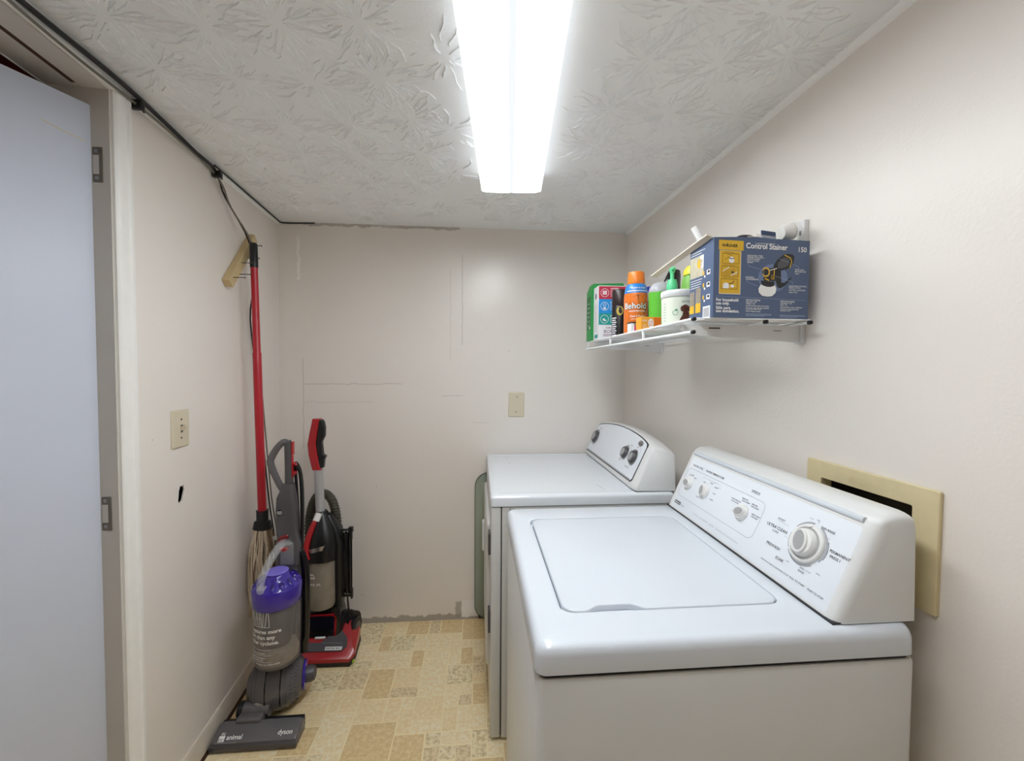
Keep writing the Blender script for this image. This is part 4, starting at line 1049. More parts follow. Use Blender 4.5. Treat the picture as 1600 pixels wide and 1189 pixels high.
for yb_ in (1.021, 1.795):
    wx = rx(yb_)
    q = MB(M_steelw)
    pr = [(SX0+.006, SZ-.005), (wx-.012, SZ-.005), (wx-.012, 1.452), (wx-.05, 1.455), (SX0+.05, SZ-.034), (SX0+.020, SZ-.033), (SX0+.004, SZ-.018)]
    Mb = Matrix(((1, 0, 0, 0), (0, 0, 1, yb_-.007), (0, 1, 0, 0), (0, 0, 0, 1)))
    q.prism(pr, .0018, Mb); q.prism(pr, .014, Mb, 0, 1, False, .0122)
    for a_, c_ in zip(pr[2:6], pr[3:7]):
        q.poly([(a_[0], yb_-.007, a_[1]), (c_[0], yb_-.007, c_[1]), (c_[0], yb_+.007, c_[1]), (a_[0], yb_+.007, a_[1])])
    q.m(M_gap); q.box(SX0+.075, SX0+.105, yb_-.0080, yb_-.0069, SZ-.016, SZ-.013); q.box(wx-.085, wx-.065, yb_-.0080, yb_-.0069, SZ-.020, SZ-.0185)
    q.build('bracket', sh)
    q = MB(M_steelw); q.box(wx-.0125, wx+.0, yb_-.0125, yb_+.0125, 1.448, 1.768, .001, 1)
    q.m(M_gap)
    for k in range(9): q.box(wx-.0132, wx-.012, yb_-.003, yb_+.003, 1.53+.025*k, 1.542+.025*k)
    q.build('wall_standard', sh)
BZ = SZ+.0048     # what stands on the shelf

# ---- paint sprayer carton
M_cblue = mat('carton_slate_blue', (80, 97, 128), .5, var=.05)
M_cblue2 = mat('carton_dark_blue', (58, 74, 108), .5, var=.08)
M_gold = mat('carton_gold', (222, 178, 44), .5, var=.05)
M_goldd = mat('carton_ochre_ink', (130, 92, 20), .55)
M_card = mat('brown_grey_cardboard', (222, 212, 196), .75, var=.06, vs_=25)
M_lblue = mat('pale_blue_ink', (150, 168, 200), .5)
wb = thing('cardboard_carton', 'open slate blue cardboard carton of a paint sprayer on the shelf end', 'box', (.69, 1.02, BZ), 0)
th = math.radians(3.5)
F0 = Vector((.560, .947, BZ)); ux = Vector((math.cos(th), math.sin(th), 0)); uy = Vector((-math.sin(th), math.cos(th), 0))
BW, BD, BH = .257, .098, .190
MW = frame_m(F0, ux, (0, 0, 1))         # front face, n towards the camera side
def wp(a, d, z): return tuple(F0+ux*a+uy*d+Vector((0, 0, z)))
q = MB(M_cblue)
tk = .003
def slab(p, n):  # outer quad + offset
    p = [Vector(v) for v in p]; n = Vector(n)*tk
    q.loft([[tuple(v) for v in p], [tuple(v+n) for v in p]])
slab([wp(0, 0, 0), wp(BW, 0, 0), wp(BW, 0, BH+.003), wp(.62*BW, 0, BH+.0035), wp(.43*BW, 0, BH+.006), wp(0, 0, BH)], uy)
slab([wp(0, .003, 0), wp(0, .003, BH), wp(0, BD, BH), wp(0, BD, 0)], ux)
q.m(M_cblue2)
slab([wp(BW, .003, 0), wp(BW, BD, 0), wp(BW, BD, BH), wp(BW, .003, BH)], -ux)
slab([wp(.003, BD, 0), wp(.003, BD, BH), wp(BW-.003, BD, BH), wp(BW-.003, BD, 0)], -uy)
q.m(M_card); slab([wp(.003, .003, 0), wp(BW-.003, .003, 0), wp(BW-.003, BD-.003, 0), wp(.003, BD-.003, 0)], (0, 0, 1))
# printed front
X = lambda px: (px-68)/1240*BW
Y = lambda py: (1150-py)/1060*BH
hh = .0005
q.m(M_gold); q.rect(MW, X(128), X(440), Y(252), Y(122), hh)
q.m(M_card); q.rect(MW, X(138), X(412), Y(838), Y(258), hh); q.m(M_gold); q.rect(MW, X(142), X(404), Y(826), Y(262), hh+.0002)
q.m(M_black); q.text(MW, 'WAGNER', X(164), Y(210), .0094, hh+.0002, bold=.03, sx=1.02); q.poly([(X(226), Y(196), hh+.0003), (X(242), Y(196), hh+.0003), (X(234), Y(148), hh+.0003)], MW)
q.m(M_wprint); q.text(MW, 'Control Stainer', X(470), Y(214), .0182, hh, bold=.022, shear=.0, sx=.97); q.text(MW, '150', X(1145), Y(230), .0170, hh, bold=.015)
q.text(MW, 'For household', X(105), Y(932), .0100, hh, bold=.03); q.text(MW, 'use only.', X(105), Y(978), .0100, hh, bold=.03)
q.text(MW, 'S\u00f3lo para', X(105), Y(1038), .0100, hh, bold=.03); q.text(MW, 'uso dom\u00e9stico.', X(105), Y(1080), .0100, hh, bold=.03)
for k, (y0, y1) in enumerate(((300, 430), (470, 600), (638, 768))):
    xo = -6*k
    q.m(M_goldd); q.line(MW, [(X(175+xo), Y(y0)), (X(380+xo), Y(y0)), (X(380+xo), Y(y1)), (X(175+xo), Y(y1))], .0011, hh+.0004, True)
    q.text(MW, ('1. STIR MATERIAL', '2. SPRAY SURFACE', '3. CLEAN THE UNIT')[k], X(178+xo), Y(y0-8), .0040, hh+.0004)
q.m(M_wprint); q.disc(MW, X(290), Y(388), .0072, .0062, h=hh+.0005); q.m(M_black); q.disc(MW, X(290), Y(355), .0064, .0028, h=hh+.0006); q.m(M_wprint); q.disc(MW, X(290), Y(350), .0050, .0018, h=hh+.0007)
q.m(M_black); q.line(MW, [(X(205), Y(380)), (X(258), Y(340))], .0009, hh+.0006); q.line(MW, [(X(235), Y(305)), (X(300), Y(325))], .0008, hh+.0006)
q.m(M_goldd)
for k in range(9): q.line(MW, [(X(190+17*k), Y(590)), (X(190+17*k), Y(530-5*k))], .0008, hh+.0005)
q.m(M_wprint); q.line(MW, [(X(180), Y(535)), (X(260), Y(478))], .0016, hh+.0006); q.line(MW, [(X(285), Y(590)), (X(365), Y(540))], .0016, hh+.0006)
q.m(M_black); q.disc(MW, X(305), Y(545), .0035, .0022, h=hh+.0006)
q.m(M_wprint); q.rect(MW, X(188), X(262), Y(762), Y(710), hh+.0005); q.disc(MW, X(225), Y(705), .0070, .0030, h=hh+.0006); q.disc(MW, X(305), Y(730), .0050, .0034, h=hh+.0006)
q.m(M_black); q.line(MW, [(X(262), Y(700)), (X(310), Y(690)), (X(325), Y(660))], .0016, hh+.0007)
# the printed sprayer
q.m(mat('printed_glow', (112, 128, 164), .5)); q.disc(MW, X(830), Y(600), .040, .034, h=hh)
q.m(M_black)
def pp(pts, h=hh+.0003): q.poly([(X(a), Y(b3), h) for a, b3 in pts][::-1], MW)
pp([(830, 470), (832, 430), (880, 350), (960, 280), (1020, 262), (1080, 270), (1105, 300), (1092, 380), (1050, 450), (985, 480), (920, 500), (880, 505)])
pp([(870, 500), (930, 495), (935, 600), (940, 660), (985, 655), (1070, 580), (1075, 590), (985, 700), (930, 735), (890, 725), (865, 640)])
pp([(740, 480), (870, 450), (872, 530), (860, 640), (710, 640), (700, 600), (760, 570)], hh+.0004)
pp([(672, 640), (850, 650), (838, 720), (760, 730), (678, 690)], hh+.0005)
q.m(M_dgrey); pp([(880, 400), (960, 310), (1040, 330), (1030, 420), (960, 460), (890, 470)], hh+.0006)
q.m(M_gold); q.ring(MW, X(735), Y(525), .0088, .0034, hh+.0006, ry=.0100); q.m(M_black); q.disc(MW, X(728), Y(525), .0068, .0078, h=hh+.0007); q.m(M_dgrey); q.disc(MW, X(700), Y(525), .0042, .0045, h=hh+.0008)
q.m(M_gold); q.line(MW, [(X(975), Y(285)), (X(1050), Y(320)), (X(1068), Y(370)), (X(1045), Y(450))], .0022, hh+.0008); q.line(MW, [(X(842), Y(480)), (X(836), Y(610))], .0024, hh+.0008); q.line(MW, [(X(812), Y(560)), (X(808), Y(612)), (X(836), Y(615))], .0016, hh+.0008); q.line(MW, [(X(725), Y(612)), (X(770), Y(632))], .0032, hh+.0008)
q.m(M_wprint); pp([(672, 688), (690, 705), (750, 722), (800, 722), (845, 705), (852, 690), (872, 740), (865, 800), (820, 845), (760, 855), (690, 845), (645, 800), (640, 750)], hh+.0009)
q.line(MW, [(X(780), Y(500)), (X(872), Y(468))], .0016, hh+.0009)
q.m(M_lblue)
for L_ in (((500, 425), (502, 450), (680, 500)), ((490, 640), (495, 670), (640, 720)), ((860, 575), (1085, 645), (1088, 680)), ((1080, 400), (1160, 435), (1162, 460)), ((905, 340), (1040, 385))):
    q.line(MW, [(X(a), Y(b3)) for a, b3 in L_], .0007, hh+.0010)
q.line(MW, [(X(100), Y(868)), (X(1270), Y(888))], .0006, hh)
q.m(M_wprint)
for s_, a, b3, sz in (('ADJUSTABLE TRIM', 488, 322, .0050), ('Adjustable spray pattern', 488, 342, .0046), ('Boquilla ajustable', 488, 366, .0050), ('Patron de rociado', 488, 390, .0044), ('ajustable', 488, 410, .0044),
    ('MATERIAL', 475, 612, .0050), ('CONTENEDOR', 475, 638, .0050), ('HVLP motor', 1115, 482, .0050), ('MOTOR HVLP', 1115, 510, .0050), ('motor', 1115, 535, .0046),
    ('ADJUSTABLE CONTROL', 1040, 708, .0046), ('Regulates the flow', 1040, 730, .0044), ('CONTROL AJUSTABLE', 1040, 762, .0046), ('regula el flujo', 1040, 790, .0044),
    ('SPECIFICATIONS', 485, 918, .0052), ('Capacity: 1 Qt', 485, 940, .0048), ('Weight: 3 lb', 485, 965, .0048), ('Recommended: stains and sealers', 485, 992, .0046), ('Coverage: use with thin materials', 485, 1020, .0046), ('Power: 2.6 GPH 120 V', 485, 1040, .0046), ('Patent Wagner Spray', 485, 1066, .0046),
    ('ESPECIFICACION', 935, 922, .0052), ('Capacidad: 1 Qt', 935, 945, .0048), ('Peso: 3 lb', 935, 970, .0048), ('Recomendado: tintes, selladores', 935, 998, .0046), ('Cobertura: materiales finos', 935, 1024, .0046), ('Potencia: 120 V', 935, 1046, .0046)):
    q.text(MW, s_, X(a), Y(b3), sz, hh+.0003, bold=.01)
q.m(M_lblue)
for k in range(3):
    q.rect(MW, X(485), X(820-90*(k == 2)), Y(1094+14*k), Y(1088+14*k), hh); q.rect(MW, X(930), X(1270-100*(k == 2)), Y(1100+14*k), Y(1094+14*k), hh)
# printed side (seen edgewise): local frame, s runs from the corner backwards
MSd = frame_m(wp(0, 0, 0), -uy, (0, 0, 1))
sd = lambda s_: -s_*BD
q.m(mat('printed_photo_beige', (190, 184, 160), .5, var=.3, vs_=60)); q.rect(MSd, sd(.98), sd(.40), .108, .160, hh)
q.m(mat('printed_photo_tan', (150, 140, 124), .5, var=.4, vs_=80)); q.rect(MSd, sd(.98), sd(.78), .036, .074, hh); q.rect(MSd, sd(.72), sd(.50), .036, .080, hh)
q.m(M_gold); q.rect(MSd, sd(.98), sd(.78), .018, .038, hh+.0001); q.rect(MSd, sd(.72), sd(.50), .018, .042, hh+.0001); q.disc(MSd, sd(.55), .140, .012, .012, h=hh+.0002)
q.m(M_wprint); q.rect(MSd, sd(.54), sd(.40), .128, .160, hh+.0002); q.rect(MSd, sd(.40), sd(.10), .0, .030, hh)
q.m(M_ink)
for k in range(9): q.rect(MSd, sd(.36-.026*k), sd(.35-.026*k), .004, .026, hh+.0003)
q.m(M_wprint)
for k, (z_, s0, s1) in enumerate(((.172, .95, .35), (.166, .95, .50), (.101, .95, .45), (.095, .95, .5), (.089, .95, .5), (.083, .95, .55))): q.line(MSd, [(sd(s0), z_), (sd(s1), z_)], .0014, hh)
for z_ in (.112, .082, .052):
    q.m(M_wprint); q.rect(MSd, sd(.26), sd(.12), z_-.006, z_+.006, hh+.0001); q.disc(MSd, sd(.34), z_-.008, .003, h=hh+.0002); q.m(M_black); q.rect(MSd, sd(.22), sd(.14), z_-.002, z_+.004, hh+.0003); q.m(M_gold); q.rect(MSd, sd(.42), sd(.36), z_-.004, z_+.006, hh+.0001)
q.build('carton_body', wb, angle=20)
# flaps of the open top
q = MB(M_card)
fl0, fl1 = Vector(wp(-.001, .004, BH)), Vector(wp(-.001, BD, BH))
far = Vector((.548, 1.232, 1.660)); 
q.loft([[tuple(fl0), tuple(fl0+Vector((-.014, .002, .006))), tuple(far+Vector((-.018, .006, .004))), tuple(far)], [tuple(v+Vector((.0, 0, .003))) for v in (fl0, fl0+Vector((-.014, .002, .006)), far+Vector((-.018, .006, .004)), far)]])
q.build('side_flap', wb)
q = MB(M_cblue2); q.loft([[wp(.165, .045, BH-.01), wp(.205, .045, BH-.01), wp(.205, .050, BH+.038), wp(.165, .050, BH+.041)], [wp(.165, .048, BH-.01), wp(.205, .048, BH-.01), wp(.205, .053, BH+.038), wp(.165, .053, BH+.041)]]); q.build('inner_flap', wb)
q = MB(M_clear); q.loft([[wp(.108, -.0015, BH-.012), wp(.160, -.0015, BH-.012), wp(.168, .004, BH+.010), wp(.120, .010, BH+.016)], [wp(.108, -.0010, BH-.012), wp(.160, -.0010, BH-.012), wp(.168, .0045, BH+.0105), wp(.120, .0105, BH+.0165)]]); q.build('tape', wb)
q = MB(M_card); q.loft([[wp(.085, .006, BH-.01), wp(.150, .006, BH-.01), wp(.140, .02, BH+.016), wp(.105, .02, BH+.013)], [wp(.085, .009, BH-.01), wp(.150, .009, BH-.01), wp(.140, .023, BH+.016), wp(.105, .023, BH+.013)]]); q.build('torn_flap', wb)
# things standing in the carton
q = MB(M_wprint); q.tube([(.598, 1.020, 1.660), (.557, 1.036, 1.747)], .0085, 14)
q.m(M_card)
single(q, 'plastic_tube', 'white plastic tube poking out of the blue carton', 'tube', origin=(.62, 1.04, 1.66))
M_milky = mat('milky_plastic', (228, 226, 222), .3, var=.03)
pc = thing('spray_cup', 'milky white sprayer cup on its side in the top of the blue carton', 'cup', (.79, 1.02, 1.70))
Mc = Matrix.Translation((.776, 1.012, 1.731)) @ Matrix.Rotation(math.radians(80), 4, 'Y')
q = MB(M_milky); q.lathe([(.001, 0), (.016, .001), (.021, .010), (.022, .022), (.019, .026), (.020, .032)], Mc, 28); q.build('cup_body', pc)
q = MB(M_clear); q.lathe([(.021, .031), (.0215, .045), (.019, .049), (.001, .049)], Mc, 28); q.build('cup_lid', pc)
pg = thing('paint_sprayer', 'black handheld paint sprayer lying inside the open blue carton', 'paint sprayer', (.69, 1.01, 1.58))
q = MB(M_black); q.ball((.676, 1.005, 1.676), (.050, .028, .046), 18); q.tube([(.69, 1.01, 1.64), (.73, 1.01, 1.58)], [.03, .02], 12); q.build('motor_body', pg)
q = MB(M_gold); q.tube([(.640, 1.008, 1.645), (.628, 1.008, 1.642)], .016, 16); q.build('air_cap', pg)

# ---- goods on the shelf
M_green = mat('carton_green', (44, 150, 74), .5, var=.1, vs_=25)
M_greend = mat('carton_dark_green', (30, 110, 56), .5, var=.15, vs_=40)
M_cwhite = mat('carton_white', (236, 236, 240), .5, var=.02)
M_cred = mat('carton_crimson', (196, 44, 70), .5, var=.04)
M_ccyan = mat('carton_blue', (28, 146, 220), .5, var=.04)
M_cteal = mat('carton_teal', (32, 158, 150), .5, var=.04)
M_maroon = mat('maroon_ink', (110, 40, 60), .5)
M_orange = mat('orange_can', (226, 118, 40), .3, var=.06)
M_orcap = mat('orange_cap', (240, 128, 36), .35, var=.05)
M_canblue = mat('can_blue', (40, 130, 208), .3)
M_wood_ink = mat('printed_brown', (132, 78, 48), .4, var=.2)
M_gold2 = mat('gold_emblem', (196, 172, 70), .35, var=.2)
gc = thing('detergent_carton', 'green cardboard carton at the far shelf end behind the laundry booster box', 'box', (.585, 1.865, BZ))
q = MB(M_green)
g0, g1 = .508, .660
q.loft([at_z([(g0, 1.832), (g1, 1.832), (g1, 1.902), (g0, 1.902)], BZ), at_z([(g0, 1.832), (g1, 1.832), (g1, 1.902), (g0, 1.902)], BZ+.222), [(g0+.012, 1.836, BZ+.256), (g1, 1.836, BZ+.262), (g1, 1.898, BZ+.262), (g0+.012, 1.898, BZ+.256)]])
q.m(M_greend); q.poly([(g0-.0004, 1.898, BZ+.05), (g0-.0004, 1.834, BZ+.05), (g0-.0004, 1.834, BZ+.20), (g0-.0004, 1.898, BZ+.20)])
q.m(M_brown); q.poly([(g0+.0005, 1.880, BZ+.205), (g0+.0005, 1.834, BZ+.205), (g0+.006, 1.836, BZ+.238)])
Mg = frame_m((g0, 1.834, BZ), (0, -1, 0), (0, 0, 1))
q.m(M_cwhite)
for k in range(6): q.line(Mg, [(-.055, .07+.02*k), (-.012, .068+.02*k)], .0016, .0006)
q.line(Mg, [(-.020, .058), (-.010, .058)], .010, .0006)
q.build('carton_body', gc, angle=25)
bx_ = thing('laundry_box', 'white laundry booster box with red, blue and teal panels on the shelf', 'box', (.59, 1.786, BZ))
q = MB(M_cwhite); q.box(.519, .660, 1.750, 1.824, BZ, BZ+.232, .0015, 1)
MBx = frame_m((.519, 1.750, BZ), (1, 0, 0), (0, 0, 1)); h1 = .0005; w_ = .141
for m_, z0, z1 in ((M_cred, .174, .229), (M_ccyan, .113, .174), (M_cteal, .063, .113)): q.m(m_); q.rect(MBx, .001, w_-.001, z0, z1, h1)
q.m(M_cwhite)
for zc in (.201, .143, .088):
    q.ring(MBx, .027, zc, .0175, .0018, h1+.0003)
    for k in range(5): q.line(MBx, [(.052, zc+.010-.006*k), (.052+.06-.01*(k % 2), zc+.010-.006*k)], .0016, h1+.0003)
q.rect(MBx, .018, .036, .193, .210, h1+.0003); q.m(M_cred); q.ring(MBx, .027, .201, .005, .0015, h1+.0005)
q.m(M_cwhite); q.ring(MBx, .027, .148, .006, .0016, h1+.0003); q.rect(MBx, .021, .033, .130, .138, h1+.0003); q.disc(MBx, .024, .086, .005, h=h1+.0003); q.disc(MBx, .030, .082, .006, .003, h=h1+.0003)
q.text(MBx, 'LAUNDRY', .052, .217, .0082, h1+.0003, bold=.03); q.text(MBx, 'BATHROOM', .052, .158, .0078, h1+.0003, bold=.03); q.text(MBx, 'HOUSEHOLD', .052, .101, .0078, h1+.0003, bold=.03)
q.m(M_maroon); q.text(MBx, '20 MULE TEAM', .034, .048, .0078, h1, bold=.01); q.text(MBx, 'BORAX', .024, .028, .0195, h1, sx=1.05); q.rect(MBx, .022, .068, .0205, .0225, h1); q.rect(MBx, .022, .060, .0145, .0165, h1)
MBs = frame_m((.519, 1.824, BZ), (0, -1, 0), (0, 0, 1))
q.m(M_ink); q.disc(MBs, .035, .190, .010, .014, h=h1); q.m(M_inkl)
for k in range(12): q.line(MBs, [(.015, .15-.010*k), (.055, .15-.010*k)], .0014, h1)
q.m(M_cteal); q.rect(MBs, .02, .068, .008, .022, h1)
q.build('carton_body', bx_, angle=25)

def cyl_map(cx, cy, r, a0, z0): return lambda x, y: (cx+r*math.sin(a0+x/r), cy-r*math.cos(a0+x/r), z0+y)
def wrap(q, cx, cy, r, a0, a1, z0, z1, n=10):
    for i in range(n):
        t0, t1 = a0+(a1-a0)*i/n, a0+(a1-a0)*(i+1)/n
        q.poly([(cx+r*math.sin(t), cy-r*math.cos(t), z) for t, z in ((t0, z0), (t1, z0), (t1, z1), (t0, z1))])
# black aerosol
ax, ay, ar_ = .572, 1.630, .032
bc = thing('spray_can', 'black aerosol can with a brown cap and gold emblem on the shelf', 'spray can', (ax, ay, BZ))
TA = Matrix.Translation((ax, ay, BZ))
q = MB(M_black); q.lathe([(.029, 0), (.0315, .003), (ar_, .006), (ar_, .122), (.030, .126), (.001, .127)], TA, 36)
q.m(M_gold2); q.poly([cyl_map(ax, ay, ar_+.0006, -.35, BZ+.104)(.0135*math.cos(t), .0185*math.sin(t)) for t in [2*PI*i/20 for i in range(20)]])
q.m(M_black); q.poly([cyl_map(ax, ay, ar_+.0009, -.30, BZ+.104)(.0065*math.cos(t), .010*math.sin(t)) for t in [2*PI*i/20 for i in range(20)]])
q.m(M_cwhite); wrap(q, ax, ay, ar_+.0006, .55, 1.5, BZ+.012, BZ+.118)
for k in range(9): wrap(q, ax, ay, ar_+.0006, -1.5, -.75-.12*(k % 2), BZ+.006+.0085*k, BZ+.010+.0085*k, 4)
q.m(M_inkl)
for k in range(8): wrap(q, ax, ay, ar_+.0009, .65, 1.3, BZ+.024+.010*k, BZ+.0255+.010*k, 4)
q.build('can_body', bc)
q = MB(mat('brown_black_cap', (52, 38, 38), .35, var=.1)); q.lathe([(.0315, .126), (.032, .128), (.0315, .186), (.0295, .190), (.001, .1905)], TA, 36); q.build('cap', bc)
# orange polish aerosol
ox_, oy_, or_ = .568, 1.452, .0415
oc = thing('spray_can', 'orange furniture polish aerosol can with an orange cap and blue band', 'spray can', (ox_, oy_, BZ))
TO = Matrix.Translation((ox_, oy_, BZ))
q = MB(M_orange); q.lathe([(.038, 0), (.041, .003), (or_, .006), (or_, .128), (.0405, .142)], TO, 40)
q.m(M_canblue); q.lathe([(.0405, .142), (.0385, .158), (.0345, .171), (.031, .176), (.001, .177)], TO, 40)
q.m(M_wprint); wrap(q, ox_, oy_, .0412, -1.2, .9, BZ+.1475, BZ+.1505)
q.text(None, 'CLEAN & SHINE', 0, 0, .0072, cyl=cyl_map(ox_, oy_, .0400, -.75, BZ+.157), bold=.02)
q.m(M_wood_ink); q.poly([cyl_map(ox_, oy_, or_+.0006, -.15, BZ+.05)(a, b3) for a, b3 in ((-.034, -.04), (.012, -.04), (.030, .035), (.026, .062), (.012, .080), (-.002, .086), (-.016, .080), (-.030, .062), (-.034, .035))])
q.m(M_black); q.text(None, 'Behold', 0, 0, .0300, cyl=cyl_map(ox_, oy_, or_+.0010, -1.42, BZ+.0865), bold=.05)
q.m(M_wprint); q.text(None, 'Behold', 0, 0, .0300, cyl=cyl_map(ox_, oy_, or_+.0014, -1.42, BZ+.0865), bold=.01)
q.text(None, 'FURNITURE POLISH', 0, 0, .0068, cyl=cyl_map(ox_, oy_, or_+.0014, -.95, BZ+.075), bold=.02); q.text(None, 'Clean & Protect', 0, 0, .0085, cyl=cyl_map(ox_, oy_, or_+.0014, -.85, BZ+.057), bold=.02); q.text(None, 'with almond oil', 0, 0, .0062, cyl=cyl_map(ox_, oy_, or_+.0014, -.75, BZ+.048), bold=.01)
q.m(M_gold2); q.poly([cyl_map(ox_, oy_, or_+.0012, -.50, BZ+.024)(.007*math.cos(t)+.003*math.sin(t), .012*math.sin(t)) for t in [2*PI*i/16 for i in range(16)]])
q.build('can_body', oc)
q = MB(M_orcap); q.lathe([(.030, .176), (.0305, .178), (.0285, .215), (.0265, .220), (.001, .2205)], TO, 36); q.build('cap', oc)
# small magenta jar-box
mj = thing('small_packet', 'small magenta packet with a black lid edge beside the orange aerosol can', 'packet', (.537, 1.378, BZ))
q = MB(M_cwhite); q.box(.517, .563, 1.362, 1.396, BZ, BZ+.030, .001, 1)
MJ = frame_m((.517, 1.362, BZ), (1, 0, 0), (0, 0, 1))
q.m(mat('magenta_print', (206, 30, 120), .45)); q.rect(MJ, .012, .045, .002, .022, .0005); q.m(M_maroon); q.rect(MJ, .012, .045, .020, .029, .0006); q.m(M_gold); q.rect(MJ, .015, .027, .0215, .028, .0008); q.m(M_wprint); q.text(MJ, 'NEW', .0155, .0225, .0055, .001, bold=.02)
q.build('packet_body', mj)
q = MB(M_black); q.box(.515, .565, 1.360, 1.398, BZ+.030, BZ+.0335, .001, 1); q.build('lid', mj)
# orange baking soda box
og = thing('small_box', 'small orange cardboard box lying at the shelf front beside the white tub', 'box', (.548, 1.285, BZ))
MO = frame_m((.516, 1.272, BZ), (math.cos(.10), math.sin(.10), 0), (0, 0, 1))
q = MB(mat('carton_orange', (240, 164, 48), .5, var=.06)); q.box(0, .069, 0, .040, -.035, 0, .0008, 1, MO)
q.m(M_orange); q.rect(MO, .044, .0685, .001, .039, .0005)
q.m(M_cwhite); q.disc(MO, .033, .020, .010, .014, h=.0006); q.m(M_orange); q.ring(MO, .033, .020, .007, .0014, .0008); q.line(MO, [(.028, .012), (.038, .028)], .0016, .0009); q.m(M_cwhite); q.ring(MO, .012, .010, .005, .0012, .0006); q.text(MO, 'SODA', .003, .026, .0065, .0006, bold=.02)
q.build('carton_body', og, angle=25)
# white tub with a dog on the label
tx, ty, tr = .582, 1.160, .0475
tb = thing('plastic_tub', 'white plastic tub with a lid and a brown dog on its label', 'tub', (tx, ty, BZ))
TT = Matrix.Translation((tx, ty, BZ))
q = MB(mat('tub_pale_green', (224, 230, 214), .4, var=.02)); q.lathe([(.043, 0), (.046, .003), (tr, .070), (tr, .078), (.045, .079), (.001, .079)], TT, 44)
cm = lambda a0, z0, e=.0006: cyl_map(tx, ty, tr-.0005+e, a0, BZ+z0)
q.m(M_inkl)
for k in range(7): wrap(q, tx, ty, tr+.0004, -1.45, -1.25, BZ+.012+.008*k, BZ+.0135+.008*k, 2)
q.m(mat('leaf_green_print', (60, 150, 100), .5))
for i in range(14):
    a0, a1 = 2*PI*i/14, 2*PI*(i+1)/14
    if i in (3, 4): continue
    f_ = cm(-.64, .034); q.poly([f_(r_*math.cos(a), r_*math.sin(a)) for r_, a in ((.0065, a0), (.0077, a0), (.0077, a1), (.0065, a1))])
f_ = cm(-.62, .041); q.poly([f_(a, b3) for a, b3 in ((-.004, -.001), (.001, -.003), (.006, .001), (.001, .003))])
q.m(mat('dog_brown_print', (96, 54, 40), .5, var=.25, vs_=90))
f_ = cm(-.12, .0, .0008)
q.poly([f_(a, b3) for a, b3 in ((-.016, .004), (.016, .004), (.017, .014), (.013, .026), (.012, .036), (-.004, .036), (-.006, .026), (-.012, .016))])
f_ = cm(-.08, .044, .0010); q.poly([f_(.0105*math.cos(t), .0115*math.sin(t)) for t in [2*PI*i/16 for i in range(16)]])
for s_ in (-1, 1): f2 = cm(-.08+s_*.20, .046, .0012); q.poly([f2(.0038*math.cos(t), .0075*math.sin(t)-.002) for t in [2*PI*i/12 for i in range(12)]])
q.m(M_black); f_ = cm(-.06, .042, .0016); q.poly([f_(.0028*math.cos(t), .0022*math.sin(t)) for t in [2*PI*i/10 for i in range(10)]])
for s_ in (-1, 1): f2 = cm(-.06+s_*.085, .047, .0016); q.poly([f2(.0012*math.cos(t), .0012*math.sin(t)) for t in [2*PI*i/8 for i in range(8)]])
q.m(M_wood_ink); f_ = cm(.30, .018, .0008); q.poly([f_(.010*math.cos(t), .016*math.sin(t)) for t in [2*PI*i/14 for i in range(14)]])
q.m(mat('label_grey_print', (140, 140, 140), .5)); q.text(None, 'ADVANCED', 0, 0, .0075, cyl=cm(-.30, .0615, .0006), bold=.02)
q.build('tub_body', tb)
q = MB(M_plastic_w); q.lathe([(tr+.001, .079), (tr+.0025, .081), (tr+.0025, .096), (tr+.001, .0985), (tr-.002, .0995), (.001, .0995)], TT, 44); q.build('lid', tb)
# green-and-grey bottle
gx, gy = .622, 1.362
gb = thing('plastic_bottle', 'bright green plastic bottle with a grey domed cap behind the pump bottle', 'bottle', (gx, gy, BZ))
TG = Matrix.Translation((gx, gy, BZ))
q = MB(mat('lime_green_label', (96, 186, 58), .35, var=.15, vs_=14)); q.lathe([(.034, 0), (.039, .006), (.041, .05), (.0425, .132), (.001, .132)], TG, 36, 1.02, .8)
q.m(M_cwhite); wrap(q, gx, gy*1.0, .0355, .25, .6, BZ+.02, BZ+.11, 4)
q.build('bottle_body', gb)
q = MB(mat('cap_lilac_grey', (178, 178, 184), .3, var=.04)); q.lathe([(.0425, .132), (.043, .136), (.039, .150), (.030, .162), (.016, .168), (.001, .169)], TG, 36, 1.02, .8); q.build('cap', gb)
# clear pump bottle
px_, py_ = .620, 1.282
pb_ = thing('pump_bottle', 'clear pump bottle with a mint green pump behind the white tub', 'bottle', (px_, py_, BZ))
TP = Matrix.Translation((px_, py_, BZ))
q = MB(mat('cloudy_bottle', (214, 216, 208), .2, var=.05, alpha=.8)); q.lathe([(.027, 0), (.030, .004), (.030, .095), (.024, .108), (.0145, .114), (.0145, .124), (.001, .124)], TP, 32); q.build('bottle_body', pb_)
q = MB(mat('mint_green_plastic', (96, 208, 150), .35, var=.04))
q.lathe([(.016, .118), (.0165, .120), (.0165, .146), (.0145, .152), (.013, .160), (.001, .160)], TP, 28)
q.lathe([(.0060, .158), (.0060, .184), (.001, .184)], TP, 16); q.lathe([(.0075, .182), (.0095, .190), (.010, .197), (.0085, .200), (.001, .200)], TP, 20)
q.tube([(px_, py_, BZ+.192), (px_-.004, py_-.018, BZ+.193), (px_-.006, py_-.028, BZ+.188)], [.0055, .005, .004], 10); q.build('pump', pb_)
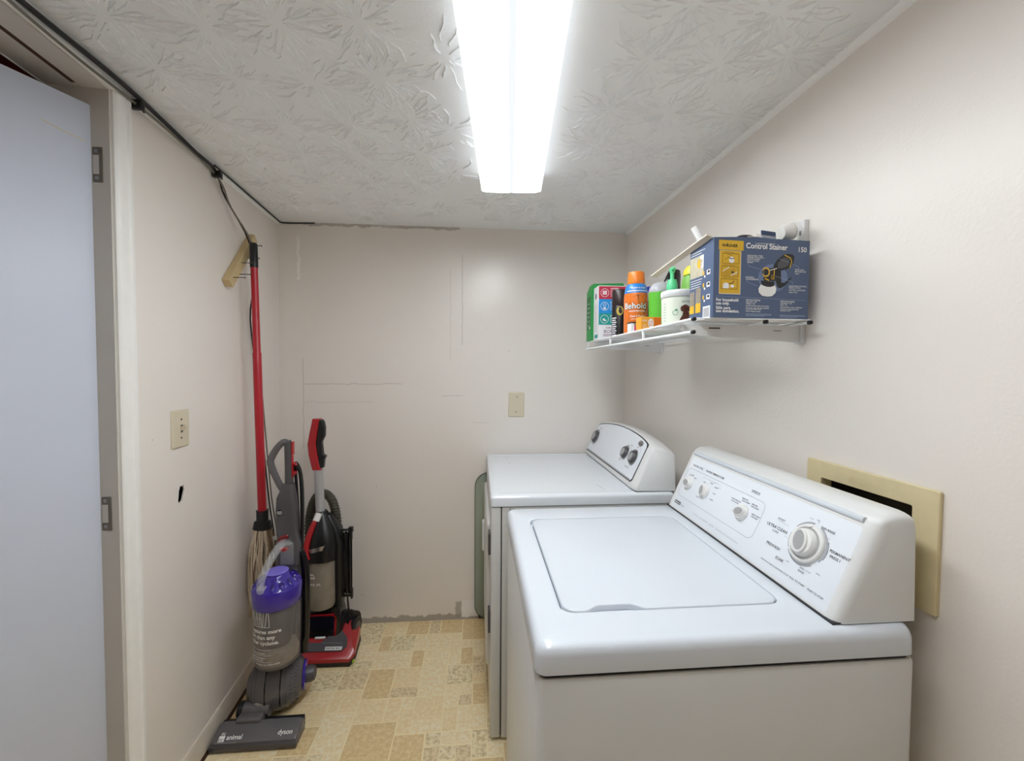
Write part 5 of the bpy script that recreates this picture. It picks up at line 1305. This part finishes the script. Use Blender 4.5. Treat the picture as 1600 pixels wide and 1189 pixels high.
# dark slate bottle with blue cap
sb = thing('plastic_bottle', 'dark slate bottle with a blue cap behind the orange aerosol can', 'bottle', (.655, 1.520, BZ))
TS = Matrix.Translation((.655, 1.520, BZ))
q = MB(mat('slate_bottle', (70, 74, 88), .3, var=.15)); q.lathe([(.034, 0), (.038, .004), (.038, .07), (.030, .13), (.001, .13)], TS, 32, 1, .8)
q.m(M_cwhite); q.lathe([(.030, .130), (.028, .160), (.001, .160)], TS, 28, 1, .8); q.build('bottle_body', sb)
q = MB(mat('royal_blue_cap', (44, 66, 176), .35)); q.lathe([(.029, .160), (.029, .179), (.026, .182), (.001, .182)], TS, 28); q.build('cap', sb)
# black bottle
kb_ = thing('plastic_bottle', 'black plastic bottle with a slanted cap rising behind the mint green pump', 'bottle', (.690, 1.430, BZ))
TK = Matrix.Translation((.690, 1.430, BZ))
q = MB(M_black); q.lathe([(.030, 0), (.033, .004), (.033, .15), (.001, .15)], TK, 28, 1, .8); q.build('bottle_body', kb_)
q = MB(M_blackg); q.loft([[(.690+w*math.cos(t)+s_, 1.430+w*.8*math.sin(t), BZ+z) for t in [2*PI*i/20 for i in range(20)]] for z, w, s_ in ((.15, .034, -.002), (.18, .031, .0), (.205, .026, .006), (.225, .020, .010), (.229, .012, .011))]); q.build('cap', kb_)
# wipes pack
wp_ = thing('wipes_pack', 'green soft pack with a yellow lid squeezed behind the blue carton', 'wipes pack', (.70, 1.235, BZ))
q = MB(mat('wipes_green', (124, 178, 82), .4, var=.2, vs_=16)); 
q.loft([[(x, y, BZ+z) for x, y in rrect(.634+i_, .772-i_, 1.212+i_*.6, 1.262-i_*.4, .014)] for z, i_ in ((0, .004), (.01, 0), (.10, -.001), (.14, .001), (.160, .004), (.168, .012))])
q.m(mat('wipes_light_green', (170, 208, 120), .4, var=.1)); q.poly([(.640, 1.2108, BZ+.135), (.700, 1.2108, BZ+.120), (.700, 1.2108, BZ+.150), (.650, 1.2110, BZ+.150)]); q.poly([(.638, 1.2106, BZ+.09), (.700, 1.2106, BZ+.085), (.700, 1.2106, BZ+.10), (.638, 1.2106, BZ+.115)])
q.build('pack_body', wp_)
q = MB(mat('lemon_yellow_lid', (244, 224, 70), .35, var=.04)); q.loft([[(x, y, BZ+z) for x, y in rrect(.640+i_, .745-i_, 1.214+i_*.3, 1.260-i_*.3, .012)] for z, i_ in ((.166, 0), (.180, .001), (.193, .008), (.197, .016))]); q.build('lid', wp_)
